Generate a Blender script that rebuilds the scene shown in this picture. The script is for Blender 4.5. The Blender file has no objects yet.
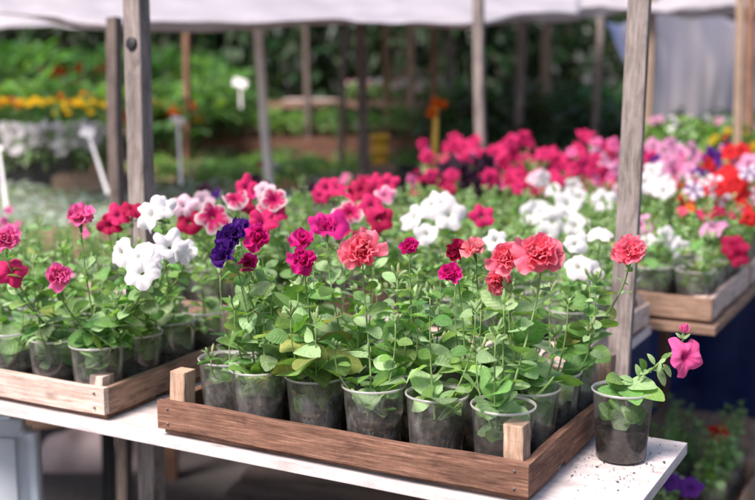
import bpy, bmesh, math, random
from mathutils import Vector, Matrix, Quaternion
PI = math.pi
scn = bpy.context.scene
COL = scn.collection
R = math.radians

# ------------------------------------------------------------------ camera frame
F = 1120.0; TH = R(9.4); H = 1.42
cT, sT = math.cos(TH), math.sin(TH)
def at(px, py, d):                        # point at depth d metres along the view axis
    a = (px-377.5)/F; b = (250-py)/F
    return Vector((a*d, (cT+b*sT)*d, H+(-sT+b*cT)*d))
def onz(px, py, z):
    a = (px-377.5)/F; b = (250-py)/F
    t = (z-H)/(-sT+b*cT)
    return Vector((a*t, (cT+b*sT)*t, z))
def pix(p):
    y = p.y*cT-(p.z-H)*sT; u = p.y*sT+(p.z-H)*cT
    return 377.5+F*p.x/y, 250-F*u/y, y
# stall frame: tables run along U, rows follow each other along V
AL = R(28); cA, sA = math.cos(AL), math.sin(AL)
ROT = -AL
def W(U, V, z=0.0): return Vector((U*cA+V*sA, -U*sA+V*cA, z))
def toUV(p): return (p.x*cA-p.y*sA, p.x*sA+p.y*cA)
T = 0.85

# ------------------------------------------------------------------ materials
def newmat(name):
    m = bpy.data.materials.new(name); m.use_nodes = True
    nt = m.node_tree; nt.nodes.clear()
    out = nt.nodes.new('ShaderNodeOutputMaterial')
    return m, nt, out
def N(nt, t, **kw):
    n = nt.nodes.new(t)
    for k, v in kw.items():
        if k.startswith('i_'):
            n.inputs[k[2:].replace('_', ' ')].default_value = v
        else: setattr(n, k, v)
    return n
def ramp(nt, fac, stops):
    r = nt.nodes.new('ShaderNodeValToRGB')
    e = r.color_ramp.elements
    while len(e) < len(stops): e.new(0.5)
    for i, (p, c) in enumerate(stops):
        e[i].position = p; e[i].color = (c[0], c[1], c[2], 1)
    nt.links.new(fac, r.inputs[0]); return r
def mapping(nt, src, scale):
    mp = N(nt, 'ShaderNodeMapping'); mp.inputs['Scale'].default_value = scale
    nt.links.new(src, mp.inputs[0]); return mp.outputs[0]

def mat_wood(name, c1, c2, c3, rough=.8, grain=1.0, dirt=.5):
    m, nt, out = newmat(name); L = nt.links.new
    uv = N(nt, 'ShaderNodeUVMap', uv_map='UVMap').outputs[0]
    n1 = N(nt, 'ShaderNodeTexNoise', i_Scale=1.0, i_Detail=8.0, i_Roughness=.75, i_Distortion=.25)
    L(mapping(nt, uv, (14, 330*grain, 1)), n1.inputs['Vector'])
    n2 = N(nt, 'ShaderNodeTexNoise', i_Scale=1.0, i_Detail=4.0, i_Distortion=1.2)
    L(mapping(nt, uv, (7, 42, 1)), n2.inputs['Vector'])
    n3 = N(nt, 'ShaderNodeTexNoise', i_Scale=1.0, i_Detail=5.0, i_Roughness=.7)
    L(mapping(nt, uv, (420, 30, 1)), n3.inputs['Vector'])
    r1 = ramp(nt, n1.outputs[0], [(.32, c1), (.5, c2), (.68, c3)])
    mx = N(nt, 'ShaderNodeMix', data_type='RGBA', blend_type='MULTIPLY')
    r2 = ramp(nt, n2.outputs[0], [(.3, (dirt,)*3), (.62, (1.1,)*3)])
    mx.inputs[0].default_value = .75
    L(r1.outputs[0], mx.inputs[6]); L(r2.outputs[0], mx.inputs[7])
    mx2 = N(nt, 'ShaderNodeMix', data_type='RGBA', blend_type='MULTIPLY'); mx2.inputs[0].default_value = .2
    r3 = ramp(nt, n3.outputs[0], [(.35, (.6,)*3), (.6, (1.15,)*3)])
    L(mx.outputs[2], mx2.inputs[6]); L(r3.outputs[0], mx2.inputs[7])
    # a few knots
    vo = N(nt, 'ShaderNodeTexVoronoi', i_Scale=1.0); L(mapping(nt, uv, (7, 14, 1)), vo.inputs['Vector'])
    rk = ramp(nt, vo.outputs['Distance'], [(.05, (.3, .25, .22)), (.14, (1, 1, 1))])
    mx3 = N(nt, 'ShaderNodeMix', data_type='RGBA', blend_type='MULTIPLY'); mx3.inputs[0].default_value = .6
    L(mx2.outputs[2], mx3.inputs[6]); L(rk.outputs[0], mx3.inputs[7])
    n4 = N(nt, 'ShaderNodeTexNoise', i_Scale=1.0, i_Detail=7.0, i_Roughness=.7, i_Distortion=.8); L(mapping(nt, uv, (11, 30, 1)), n4.inputs['Vector'])
    r4 = ramp(nt, n4.outputs[0], [(.34, (.42+.32*(dirt > .65),)*3), (.5, (.95, .95, .95)), (.68, (1.12, 1.12, 1.12))])
    mx4 = N(nt, 'ShaderNodeMix', data_type='RGBA', blend_type='MULTIPLY'); mx4.inputs[0].default_value = .8
    L(mx3.outputs[2], mx4.inputs[6]); L(r4.outputs[0], mx4.inputs[7])
    p = N(nt, 'ShaderNodeBsdfPrincipled', i_Roughness=rough); p.inputs['Specular IOR Level'].default_value = .25
    L(mx4.outputs[2], p.inputs['Base Color'])
    ad = N(nt, 'ShaderNodeMath', operation='ADD'); L(n1.outputs[0], ad.inputs[0]); L(n2.outputs[0], ad.inputs[1])
    b = N(nt, 'ShaderNodeBump', i_Strength=.7, i_Distance=.0012); L(ad.outputs[0], b.inputs['Height'])
    L(b.outputs[0], p.inputs['Normal']); L(p.outputs[0], out.inputs[0]); return m

def mat_plain(name, c, rough=.6, var=.25, scale=20, bump=.3, bd=.002, spec=.4, trans=0, tcol=None):
    m, nt, out = newmat(name); L = nt.links.new
    tc = N(nt, 'ShaderNodeTexCoord').outputs['Object']
    n = N(nt, 'ShaderNodeTexNoise', i_Scale=scale, i_Detail=6.0, i_Roughness=.65); L(tc, n.inputs['Vector'])
    r = ramp(nt, n.outputs[0], [(.3, [x*(1-var) for x in c]), (.7, [min(1, x*(1+var)) for x in c])])
    p = N(nt, 'ShaderNodeBsdfPrincipled', i_Roughness=rough); p.inputs['Specular IOR Level'].default_value = spec
    L(r.outputs[0], p.inputs['Base Color'])
    b = N(nt, 'ShaderNodeBump', i_Strength=bump, i_Distance=bd); L(n.outputs[0], b.inputs['Height']); L(b.outputs[0], p.inputs['Normal'])
    last = p.outputs[0]
    if trans:
        t = N(nt, 'ShaderNodeBsdfTranslucent'); L(r.outputs[0], t.inputs[0])
        ms = N(nt, 'ShaderNodeMixShader'); ms.inputs[0].default_value = trans
        L(last, ms.inputs[1]); L(t.outputs[0], ms.inputs[2]); last = ms.outputs[0]
    L(last, out.inputs[0]); return m

def mat_soil():
    m, nt, out = newmat('soil'); L = nt.links.new
    tc = N(nt, 'ShaderNodeTexCoord').outputs['Object']
    n = N(nt, 'ShaderNodeTexNoise', i_Scale=95.0, i_Detail=8.0, i_Roughness=.75); L(tc, n.inputs['Vector'])
    r = ramp(nt, n.outputs[0], [(.36, (.008, .006, .005)), (.52, (.035, .025, .02)), (.63, (.09, .07, .058)), (.72, (.22, .19, .17))])
    p = N(nt, 'ShaderNodeBsdfPrincipled', i_Roughness=.9); L(r.outputs[0], p.inputs['Base Color'])
    b = N(nt, 'ShaderNodeBump', i_Strength=1.0, i_Distance=.004); L(n.outputs[0], b.inputs['Height']); L(b.outputs[0], p.inputs['Normal'])
    L(p.outputs[0], out.inputs[0]); return m
def mat_leaf():
    m, nt, out = newmat('leaf'); L = nt.links.new
    ca = N(nt, 'ShaderNodeVertexColor', layer_name='Col')
    uv = N(nt, 'ShaderNodeUVMap', uv_map='UVMap')
    sp = N(nt, 'ShaderNodeSeparateXYZ'); L(uv.outputs[0], sp.inputs[0])
    ab = N(nt, 'ShaderNodeMath', operation='ABSOLUTE'); L(sp.outputs[0], ab.inputs[0])     # 0 at midrib
    mid = N(nt, 'ShaderNodeMath', operation='LESS_THAN'); mid.inputs[1].default_value = .045; L(ab.outputs[0], mid.inputs[0])
    m1 = N(nt, 'ShaderNodeMath', operation='MULTIPLY_ADD'); m1.inputs[1].default_value = -.28; L(ab.outputs[0], m1.inputs[0]); L(sp.outputs[1], m1.inputs[2])
    m2 = N(nt, 'ShaderNodeMath', operation='MULTIPLY'); m2.inputs[1].default_value = 44; L(m1.outputs[0], m2.inputs[0])
    sn = N(nt, 'ShaderNodeMath', operation='SINE'); L(m2.outputs[0], sn.inputs[0])
    gt = N(nt, 'ShaderNodeMath', operation='GREATER_THAN'); gt.inputs[1].default_value = .93; L(sn.outputs[0], gt.inputs[0])
    h1 = N(nt, 'ShaderNodeMath', operation='MULTIPLY'); h1.inputs[1].default_value = .55; L(gt.outputs[0], h1.inputs[0])
    mxv = N(nt, 'ShaderNodeMath', operation='MAXIMUM'); L(mid.outputs[0], mxv.inputs[0]); L(h1.outputs[0], mxv.inputs[1])
    fac = N(nt, 'ShaderNodeMath', operation='MULTIPLY'); fac.inputs[1].default_value = .2; L(mxv.outputs[0], fac.inputs[0])
    mx = N(nt, 'ShaderNodeMix', data_type='RGBA'); L(fac.outputs[0], mx.inputs[0]); L(ca.outputs[0], mx.inputs[6]); mx.inputs[7].default_value = (.3, .42, .2, 1)
    tc = N(nt, 'ShaderNodeTexCoord').outputs['Object']
    n = N(nt, 'ShaderNodeTexNoise', i_Scale=180.0, i_Detail=4.0); L(tc, n.inputs['Vector'])
    r = ramp(nt, n.outputs[0], [(.3, (.8,)*3), (.7, (1.2,)*3)])
    mm = N(nt, 'ShaderNodeMix', data_type='RGBA', blend_type='MULTIPLY'); mm.inputs[0].default_value = .7
    L(mx.outputs[2], mm.inputs[6]); L(r.outputs[0], mm.inputs[7])
    p = N(nt, 'ShaderNodeBsdfPrincipled', i_Roughness=.5); L(mm.outputs[2], p.inputs['Base Color'])
    p.inputs['Specular IOR Level'].default_value = .3
    p.inputs['Sheen Weight'].default_value = .08; p.inputs['Sheen Roughness'].default_value = .4
    b = N(nt, 'ShaderNodeBump', i_Strength=.35, i_Distance=.0006); L(sn.outputs[0], b.inputs['Height']); L(b.outputs[0], p.inputs['Normal'])
    t = N(nt, 'ShaderNodeBsdfTranslucent')
    hs = N(nt, 'ShaderNodeMix', data_type='RGBA', blend_type='MULTIPLY'); hs.inputs[0].default_value = 1; hs.inputs[7].default_value = (1.5, 1.7, .6, 1)
    L(mm.outputs[2], hs.inputs[6]); L(hs.outputs[2], t.inputs[0])
    ms = N(nt, 'ShaderNodeMixShader'); ms.inputs[0].default_value = .34
    L(p.outputs[0], ms.inputs[1]); L(t.outputs[0], ms.inputs[2]); L(ms.outputs[0], out.inputs[0]); return m

def mat_petal():
    m, nt, out = newmat('petal'); L = nt.links.new
    ca = N(nt, 'ShaderNodeVertexColor', layer_name='Col')
    tc = N(nt, 'ShaderNodeTexCoord').outputs['Object']
    n = N(nt, 'ShaderNodeTexNoise', i_Scale=150.0, i_Detail=3.0); L(tc, n.inputs['Vector'])
    r = ramp(nt, n.outputs[0], [(.3, (.82,)*3), (.7, (1.12,)*3)])
    mm = N(nt, 'ShaderNodeMix', data_type='RGBA', blend_type='MULTIPLY'); mm.inputs[0].default_value = .4
    L(ca.outputs[0], mm.inputs[6]); L(r.outputs[0], mm.inputs[7])
    p = N(nt, 'ShaderNodeBsdfPrincipled', i_Roughness=.6); L(mm.outputs[2], p.inputs['Base Color'])
    p.inputs['Specular IOR Level'].default_value = .2; p.inputs['Sheen Weight'].default_value = .05
    b = N(nt, 'ShaderNodeBump', i_Strength=.25, i_Distance=.001); L(n.outputs[0], b.inputs['Height']); L(b.outputs[0], p.inputs['Normal'])
    t = N(nt, 'ShaderNodeBsdfTranslucent'); L(mm.outputs[2], t.inputs[0])
    ms = N(nt, 'ShaderNodeMixShader'); ms.inputs[0].default_value = .5
    L(p.outputs[0], ms.inputs[1]); L(t.outputs[0], ms.inputs[2]); L(ms.outputs[0], out.inputs[0]); return m

def mat_cup(name, haze=.12, dirt=.5):
    m, nt, out = newmat(name); L = nt.links.new
    tc = N(nt, 'ShaderNodeTexCoord').outputs['Object']
    n = N(nt, 'ShaderNodeTexNoise', i_Scale=38.0, i_Detail=8.0, i_Roughness=.7); L(mapping(nt, tc, (1, 1, .6)), n.inputs['Vector'])
    r = ramp(nt, n.outputs[0], [(.45, (haze,)*3), (.60, (haze+dirt*.35,)*3), (.78, (min(1, haze+dirt),)*3)])
    tr = N(nt, 'ShaderNodeBsdfTransparent'); tr.inputs[0].default_value = (.97, .97, .98, 1)
    df = N(nt, 'ShaderNodeBsdfDiffuse'); df.inputs[0].default_value = (.74, .71, .70, 1)
    tl = N(nt, 'ShaderNodeBsdfTranslucent'); tl.inputs[0].default_value = (.85, .83, .83, 1)
    a = N(nt, 'ShaderNodeMixShader'); a.inputs[0].default_value = .5; L(df.outputs[0], a.inputs[1]); L(tl.outputs[0], a.inputs[2])
    m1 = N(nt, 'ShaderNodeMixShader'); L(r.outputs[0], m1.inputs[0]); L(tr.outputs[0], m1.inputs[1]); L(a.outputs[0], m1.inputs[2])
    gl = N(nt, 'ShaderNodeBsdfGlossy', i_Roughness=.14)
    fr = N(nt, 'ShaderNodeLayerWeight', i_Blend=.35)
    fm = N(nt, 'ShaderNodeMath', operation='MULTIPLY_ADD'); fm.inputs[1].default_value = .7; fm.inputs[2].default_value = .035
    L(fr.outputs['Fresnel'], fm.inputs[0])
    m2 = N(nt, 'ShaderNodeMixShader'); L(fm.outputs[0], m2.inputs[0]); L(m1.outputs[0], m2.inputs[1]); L(gl.outputs[0], m2.inputs[2])
    L(m2.outputs[0], out.inputs[0]); return m

def mat_film():
    m, nt, out = newmat('film'); L = nt.links.new
    tc = N(nt, 'ShaderNodeTexCoord').outputs['Object']
    n = N(nt, 'ShaderNodeTexNoise', i_Scale=1.6, i_Detail=4.0); L(tc, n.inputs['Vector'])
    r = ramp(nt, n.outputs[0], [(.35, (.7,)*3), (.7, (.95,)*3)])
    tr = N(nt, 'ShaderNodeBsdfTransparent'); tl = N(nt, 'ShaderNodeBsdfTranslucent'); tl.inputs[0].default_value = (.85, .85, .92, 1)
    df = N(nt, 'ShaderNodeBsdfPrincipled', i_Roughness=.25)
    n2 = N(nt, 'ShaderNodeTexNoise', i_Scale=.9, i_Detail=3.0, i_Distortion=.8); L(mapping(nt, tc, (1.4, 1, .6)), n2.inputs['Vector'])
    r2 = ramp(nt, n2.outputs[0], [(.35, (.22, .28, .50)), (.46, (.46, .45, .54)), (.62, (.62, .57, .60))])
    L(r2.outputs[0], df.inputs['Base Color']); L(r2.outputs[0], tl.inputs[0])
    a = N(nt, 'ShaderNodeMixShader'); a.inputs[0].default_value = .6; L(df.outputs[0], a.inputs[1]); L(tl.outputs[0], a.inputs[2])
    b = N(nt, 'ShaderNodeMixShader'); L(r.outputs[0], b.inputs[0]); L(tr.outputs[0], b.inputs[1]); L(a.outputs[0], b.inputs[2])
    L(b.outputs[0], out.inputs[0]); return m

M = dict(
 leaf=mat_leaf(), petal=mat_petal(),
 cup=mat_cup('clear_cup', .05, .50), cup_clean=mat_cup('clean_cup', .01, .08), rim=mat_cup('cup_rim', .6, .3),
 crate=mat_wood('crate_wood', (.07, .032, .022), (.20, .10, .068), (.36, .21, .155), .85, 1, .5),
 crate_post=mat_wood('crate_post', (.24, .14, .09), (.42, .28, .20), (.56, .42, .34), .85, .7, .6),
 crate_pale=mat_wood('crate_pale', (.34, .22, .175), (.58, .44, .38), (.70, .58, .52), .85, .6, .7),
 crate_mid=mat_wood('crate_mid', (.14, .08, .055), (.30, .19, .135), (.45, .31, .24), .85, .9, .6),
 post=mat_wood('grey_post', (.10, .08, .075), (.21, .175, .165), (.31, .27, .26), .9, 1.3, .6),
 post_dark=mat_wood('dark_post', (.06, .045, .04), (.13, .10, .09), (.20, .16, .145), .9, 1.3, .6),
 post_brown=mat_wood('brown_post', (.09, .045, .03), (.19, .10, .065), (.28, .17, .12), .9, 1.3, .6),
 post_tan=mat_wood('tan_post', (.15, .10, .07), (.25, .175, .125), (.33, .25, .19), .9, 1, .8),
 post_white=mat_wood('white_post', (.45, .38, .36), (.62, .56, .54), (.72, .68, .66), .8, 1, .8),
 table=mat_wood('white_board', (.50, .42, .41), (.585, .515, .51), (.64, .57, .565), .5, .10, .80),
 soil=mat_soil(),
 tarp=mat_plain('tarp', (.56, .525, .565), .5, .14, 5, .3, .01, .3, .45),
 asphalt=mat_plain('asphalt', (.075, .066, .064), .9, .4, 40, .6, .004, .3),
 black=mat_plain('black_plastic', (.012, .012, .014), .5, .3, 30, .2),
 whitep=mat_plain('white_plastic', (.66, .70, .76), .35, .05, 8, .1),
 tag=mat_plain('white_card', (.75, .73, .75), .6, .06, 8, .1),
 blue=mat_plain('blue_tarp', (.012, .022, .10), .5, .3, 12, .4, .01),
 yellow=mat_plain('yellow_plastic', (.75, .45, .06), .4, .1, 10, .1),
 pinkcloth=mat_plain('pale_board', (.42, .33, .33), .8, .2, 6, .4, .02),
 redcloth=mat_plain('red_cloth', (.35, .03, .03), .8, .2, 6, .4, .02),
 bark=mat_plain('bark', (.06, .045, .035), .9, .4, 30, .8, .01),
 stem=mat_plain('stem', (.14, .22, .07), .55, .2, 60, .2, .0005, .3),
 film=mat_film(), nail=mat_plain('nail', (.12, .1, .1), .4, .2, 30, .1),
)

# ------------------------------------------------------------------ mesh builder
class MB:
    def __init__(s): s.v = []; s.f = []; s.uv = []; s.c = []
    def add(s, vs, fs, uvs=None, col=(.5, .5, .5), cols=None):
        o = len(s.v); s.v += [tuple(v) for v in vs]
        s.f += [tuple(i+o for i in f) for f in fs]
        s.uv += uvs if uvs else [(0, 0)]*len(vs)
        s.c += cols if cols else [col]*len(vs)
    def tube(s, pts, rad, n=6, col=(.5, .5, .5), cap=True):
        vs = []; k = len(pts)
        for i, p in enumerate(pts):
            d = (pts[min(i+1, k-1)]-pts[max(i-1, 0)]).normalized()
            a = d.cross(Vector((.3, .9, .2))).normalized(); b = d.cross(a)
            r = rad[i] if hasattr(rad, '__len__') else rad
            for j in range(n):
                t = 2*PI*j/n; vs.append(p+(a*math.cos(t)+b*math.sin(t))*r)
        fs = [(i*n+j, i*n+(j+1) % n, (i+1)*n+(j+1) % n, (i+1)*n+j) for i in range(k-1) for j in range(n)]
        if cap: fs += [tuple(range(n))[::-1], tuple((k-1)*n+j for j in range(n))]
        s.add(vs, fs, None, col)
    def lathe(s, prof, n=28, col=(.5, .5, .5), jitter=0, rnd=None, cap=False):
        vs = []
        for r, z in prof:
            for j in range(n):
                t = 2*PI*j/n; q = (rnd.uniform(-jitter, jitter) if rnd else 0)
                vs.append((r*math.cos(t), r*math.sin(t), z+q))
        k = len(prof)
        fs = [(i*n+j, i*n+(j+1) % n, (i+1)*n+(j+1) % n, (i+1)*n+j) for i in range(k-1) for j in range(n)]
        if cap: fs.append(tuple((k-1)*n+j for j in range(n)))
        s.add(vs, fs, None, col)
    def mesh(s, name, mat, smooth=True):
        me = bpy.data.meshes.new(name); me.from_pydata(s.v, [], s.f); me.update()
        uvl = me.uv_layers.new(name='UVMap')
        li = [0]*len(me.loops); me.loops.foreach_get('vertex_index', li)
        fl = []
        for i in li: fl += s.uv[i]
        uvl.data.foreach_set('uv', fl)
        ca = me.color_attributes.new('Col', 'FLOAT_COLOR', 'POINT')
        fl = []
        for c in s.c: fl += [c[0], c[1], c[2], 1]
        ca.data.foreach_set('color', fl)
        if smooth: me.polygons.foreach_set('use_smooth', [True]*len(me.polygons))
        me.materials.append(mat); return me
    def build(s, name, mat, parent=None, smooth=True):
        return link(name, s.mesh(name, mat, smooth), parent)

def link(name, me, parent=None):
    o = bpy.data.objects.new(name, me); COL.objects.link(o)
    if parent: o.parent = parent
    return o
def tag(o, label, cat, group=None, kind=None):
    if label: o['label'] = label
    if cat: o['category'] = cat
    if group: o['group'] = group
    if kind: o['kind'] = kind
    return o
def thing(name, label, cat, loc=(0, 0, 0), rz=0, group=None):
    o = bpy.data.objects.new(name, None); COL.objects.link(o); o.empty_display_size = .05
    o.location = loc; o.rotation_euler = (0, 0, rz)
    return tag(o, label, cat, group)
def copy_tree(o, parent=None):
    c = o.copy(); COL.objects.link(c); c.parent = parent
    for ch in list(o.children): copy_tree(ch, c)
    return c

_bs = [0]
def board(name, size, mat, loc=(0, 0, 0), rot=(0, 0, 0), parent=None, bev=.0012, warp=.0012, seg=10):
    """sawn board centred on its origin; grain follows the longest side"""
    _bs[0] += 1; rnd = random.Random(_bs[0]*77)
    ax = max(range(3), key=lambda i: size[i])
    bm = bmesh.new(); bmesh.ops.create_cube(bm, size=1)
    for v in bm.verts: v.co = Vector([v.co[i]*size[i] for i in range(3)])
    es = [e for e in bm.edges if abs((e.verts[0].co-e.verts[1].co)[ax]) > size[ax]*.5]
    bmesh.ops.subdivide_edges(bm, edges=es, cuts=seg, use_grid_fill=True)
    if bev:
        sh = [e for e in bm.edges if e.calc_face_angle(0) > .5]
        bmesh.ops.bevel(bm, geom=sh, offset=bev, segments=2, affect='EDGES', profile=.6)
    ph = [rnd.uniform(0, 6) for _ in range(6)]
    for v in bm.verts:
        t = v.co[ax]/size[ax]*6
        for k, i in enumerate([i for i in range(3) if i != ax]):
            sg = 1 if v.co[i] > 0 else .6
            v.co[i] += warp*(math.sin(t*1.1+ph[k])+.5*sg*math.sin(t*2.9+ph[k+2])+rnd.uniform(-.2, .2))
    me = bpy.data.meshes.new(name); bm.normal_update()
    uvl = bm.loops.layers.uv.new('UVMap')
    ou, ov = rnd.uniform(0, 9), rnd.uniform(0, 9)
    oth = [i for i in range(3) if i != ax]
    for f in bm.faces:
        if abs(f.normal[ax]) > .7:
            for l in f.loops: l[uvl].uv = (l.vert.co[oth[0]]+ou, l.vert.co[oth[1]]+ov)
        else:
            k = oth[0] if abs(f.normal[oth[0]]) < abs(f.normal[oth[1]]) else oth[1]
            off = .13 if k == oth[0] else 0
            for l in f.loops: l[uvl].uv = (l.vert.co[ax]+ou, l.vert.co[k]+ov+off)
    bm.to_mesh(me); bm.free(); me.materials.append(mat)
    o = link(name, me, parent); o.location = loc; o.rotation_euler = rot
    return o

# ------------------------------------------------------------------ leaves
def leaf(mb, p, d, n, L, Wd, curl=.6, fold=.25, col=(.06, .14, .04), rows=6, cols=4, rnd=random, petiole=.2, clamp=False):
    d = d.normalized(); sd = d.cross(n)
    if sd.length < 1e-4: sd = d.cross(Vector((.1, .9, .3)))
    sd.normalize(); n = sd.cross(d).normalized()
    vs = []; uvs = []; cur = p.copy(); ph = rnd.uniform(0, 6); wv = rnd.uniform(.02, .09)
    tw = rnd.uniform(-.3, .3)
    for i in range(rows+1):
        t = i/rows
        if i > 0:
            a = curl/rows
            q = Quaternion(sd, -a); d = q @ d; n = q @ n
            cur = cur+d*(L/rows)
        q2 = Quaternion(d, tw*t); s2 = q2 @ sd; n2 = q2 @ n
        tt = max(0, (t-petiole)/(1-petiole))
        w = Wd*.5*max(.05, math.sin(PI*min(1, tt)**.72)**.55 if tt < .995 else 0.12)
        for j in range(cols+1):
            s = -1+2*j/cols
            vs.append(cur+s2*(w*s)+n2*(fold*abs(s)*w+wv*w*math.sin(t*7+ph+s*2)))
            uvs.append((s, t))
    if clamp:                                  # a leaf that starts inside the cup presses against its wall
        for v in vs:
            if v.z < .107:
                lim = .0300+.0080*max(0, v.z)/.105; r = math.hypot(v.x, v.y)
                if r > lim: v.x *= lim/r; v.y *= lim/r
                v.z = max(v.z, .05)
    c1 = cols+1
    fs = [(i*c1+j, i*c1+j+1, (i+1)*c1+j+1, (i+1)*c1+j) for i in range(rows) for j in range(cols)]
    mb.add(vs, fs, uvs, col)

def leafcol(rnd, kind='g'):
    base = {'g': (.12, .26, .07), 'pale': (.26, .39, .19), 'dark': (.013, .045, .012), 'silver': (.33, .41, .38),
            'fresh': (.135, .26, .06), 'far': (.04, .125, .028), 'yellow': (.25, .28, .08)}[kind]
    k = rnd.uniform(.7, 1.35); h = rnd.uniform(-.02, .03)
    return (max(.01, base[0]*k+h), base[1]*k, max(.01, base[2]*k+h*.5))

# ------------------------------------------------------------------ flowers
def lerp(a, b, t): return tuple(a[i]+(b[i]-a[i])*t for i in range(3))
PAL = dict(
 white=((.80, .77, .80), None), magenta=((.74, .02, .28), None), crimson=((.46, .008, .075), None),
 pink=((.86, .17, .43), None), rose=((.70, .025, .16), None), lilac=((.82, .38, .62), 'throat'), coral=((.93, .13, .24), None),
 salmon=((.90, .22, .28), None), red=((.68, .02, .025), None), purple=((.085, .012, .22), None), dark=((.025, .006, .022), None),
 picotee=((.60, .01, .14), 'edge'), pinkedge=((.84, .20, .42), 'edge'), star=((.14, .02, .30), 'star'), redstar=((.75, .06, .14), 'star'),
 orange=((.85, .20, .02), None), yellow=((.90, .66, .04), None), blush=((.86, .60, .70), None), veined=((.88, .13, .38), 'vein'))
def petcol(kind, r, th, rnd):
    base, pat = PAL[kind]
    c = base
    if pat == 'edge':
        k = max(0, min(1, (r-.74+.06*math.sin(5*th*2))/.12)); c = lerp(base, (.86, .78, .82), k)
    if pat == 'star':
        k = abs(math.cos(2.5*th)); k = 1 if k > .72 else 0; c = lerp(base, (.85, .78, .84), k)
    if pat == 'throat' or kind in ('pink', 'magenta', 'rose'):
        k = max(0, 1-r/.35); c = lerp(c, (.45, .02, .18), k*.7)
    if pat == 'vein': c = lerp(c, (.45, .01, .16), max(0, 1-r/.45)*.9+.5*max(0, math.cos(5*th))**9*(1-r*.6))
    if kind == 'white': c = lerp(c, (.62, .70, .35), max(0, 1-r/.22)*.7)
    vein = .5+.5*math.cos(th*25); c = tuple(x*(1-(.07 if kind in ('white', 'blush') else .28)*vein**3*(1-.75*r)) for x in c)
    return c
def single_mesh(kind, seed, hi=True):
    rnd = random.Random(seed); mb = MB(); na = 50 if hi else 25
    prof = [(.06, -.62), (.09, -.35), (.14, -.12), (.28, .02), (.48, .07), (.68, .07), (.86, .03), (1.0, -.05)]
    if not hi: prof = [(.08, -.4), (.14, -.12), (.4, .05), (.75, .06), (1.0, -.05)]
    ph = rnd.uniform(0, 6); rnd_l = rnd.uniform(.16, .32); vs = []; cs = []; lob = [rnd.uniform(.9, 1.1) for _ in range(5)]; dz = [rnd.uniform(-.12, .12) for _ in range(5)]
    for r, z in prof:
        for j in range(na):
            th = 2*PI*j/na; k = int(((th+PI/5) % (2*PI))/(2*PI/5)) % 5
            lobe = 1-(.34 if kind == 'veined' else rnd_l)*(abs(math.sin(2.5*th))**4)*max(0, r-.3)/.7
            sc = 1+(lob[k]-1)*r*abs(math.cos(2.5*th))
            rr = r*lobe*sc
            zz = z+r*r*(.07*math.sin(5*th+ph)+.05*math.sin(11*th+ph*2)+.16*math.sin(2*th+ph)+1.6*dz[k]*abs(math.cos(2.5*th)))
            zz += -.10*r*abs(math.sin(2.5*th))**3 * (1 if r > .5 else 0)
            vs.append((rr*math.cos(th), rr*math.sin(th), zz)); cs.append(petcol(kind, r, th, rnd))
    k = len(prof)
    fs = [(i*na+j, i*na+(j+1) % na, (i+1)*na+(j+1) % na, (i+1)*na+j) for i in range(k-1) for j in range(na)]
    mb.add(vs, fs, None, cols=cs); return mb.mesh('flower', M['petal'])
def double_mesh(kind, seed, hi=True):
    rnd = random.Random(seed); mb = MB(); g = 6 if hi else 3
    layers = [(6, 1.0, .12), (6, .93, .42), (6, .82, .72), (5, .68, 1.0), (5, .52, 1.25), (4, .34, 1.45)]
    if not hi: layers = [(6, 1.0, .15), (6, .9, .6), (5, .65, 1.1)]
    for li, (cnt, Rr, el) in enumerate(layers):
        off = rnd.uniform(0, 6)
        for q in range(cnt):
            th = off+2*PI*q/cnt+rnd.uniform(-.25, .25); e = el+rnd.uniform(-.3, .3); rl = Rr*rnd.uniform(.72, 1.16)
            wd = rl*rnd.uniform(.5, .85)*(1 if Rr > .6 else .8)
            dr = Vector((math.cos(th)*math.cos(e), math.sin(th)*math.cos(e), math.sin(e)))
            sd = Vector((-math.sin(th), math.cos(th), 0)); nn = dr.cross(sd)
            vs = []; cs = []; ph = rnd.uniform(0, 6); sh = rnd.uniform(.88, 1.14)
            for i in range(g+1):
                t = i/g
                for j in range(g+1):
                    s = -1+2*j/g
                    w = wd*(.18+.82*math.sin(min(1, t*1.05)*PI*.52)**.9)
                    tt = t*(1-.16*s*s*t)
                    curve = -.28*t*t
                    ruf = t*t*(.17*math.sin(s*4.2+ph)+.11*math.sin(s*8+ph*1.7)+rnd.uniform(-.06, .06))
                    vs.append(dr*(rl*tt)+sd*(w*s*.62)+nn*(-(curve)*.5+ruf+.14*s*s*t-.05)+Vector((0, 0, .02*li)))
                    c = petcol(kind, .45+.5*t, th, rnd)
                    if kind in ('coral', 'salmon'): c = lerp(c, (.93, .45, .50), max(0, t-.6)*1.2)
                    if kind in ('white',): c = lerp(c, (.8, .72, .76), max(0, .5-t)*.3)
                    cs.append(tuple(x*sh for x in c))
            g1 = g+1
            mb.add(vs, [(i*g1+j, i*g1+j+1, (i+1)*g1+j+1, (i+1)*g1+j) for i in range(g) for j in range(g)], None, cols=cs)
    return mb.mesh('flower', M['petal'])
def calyx_mesh():
    mb = MB(); rnd = random.Random(3)
    mb.tube([Vector((0, 0, -.95)), Vector((0, 0, -.62)), Vector((0, 0, -.3))], [.07, .11, .10], 7, (.12, .22, .07))
    for k in range(5):
        a = k*2*PI/5; d = Vector((math.cos(a)*.55, math.sin(a)*.55, .75))
        leaf(mb, Vector((0, 0, -.78)), d, Vector((-math.cos(a), -math.sin(a), .6)), .5, .16, -.5, .1, (.13, .24, .08), 4, 2, rnd, 0)
    return mb.mesh('calyx', M['leaf'])
CALYX = calyx_mesh()
_fm = {}
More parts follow.
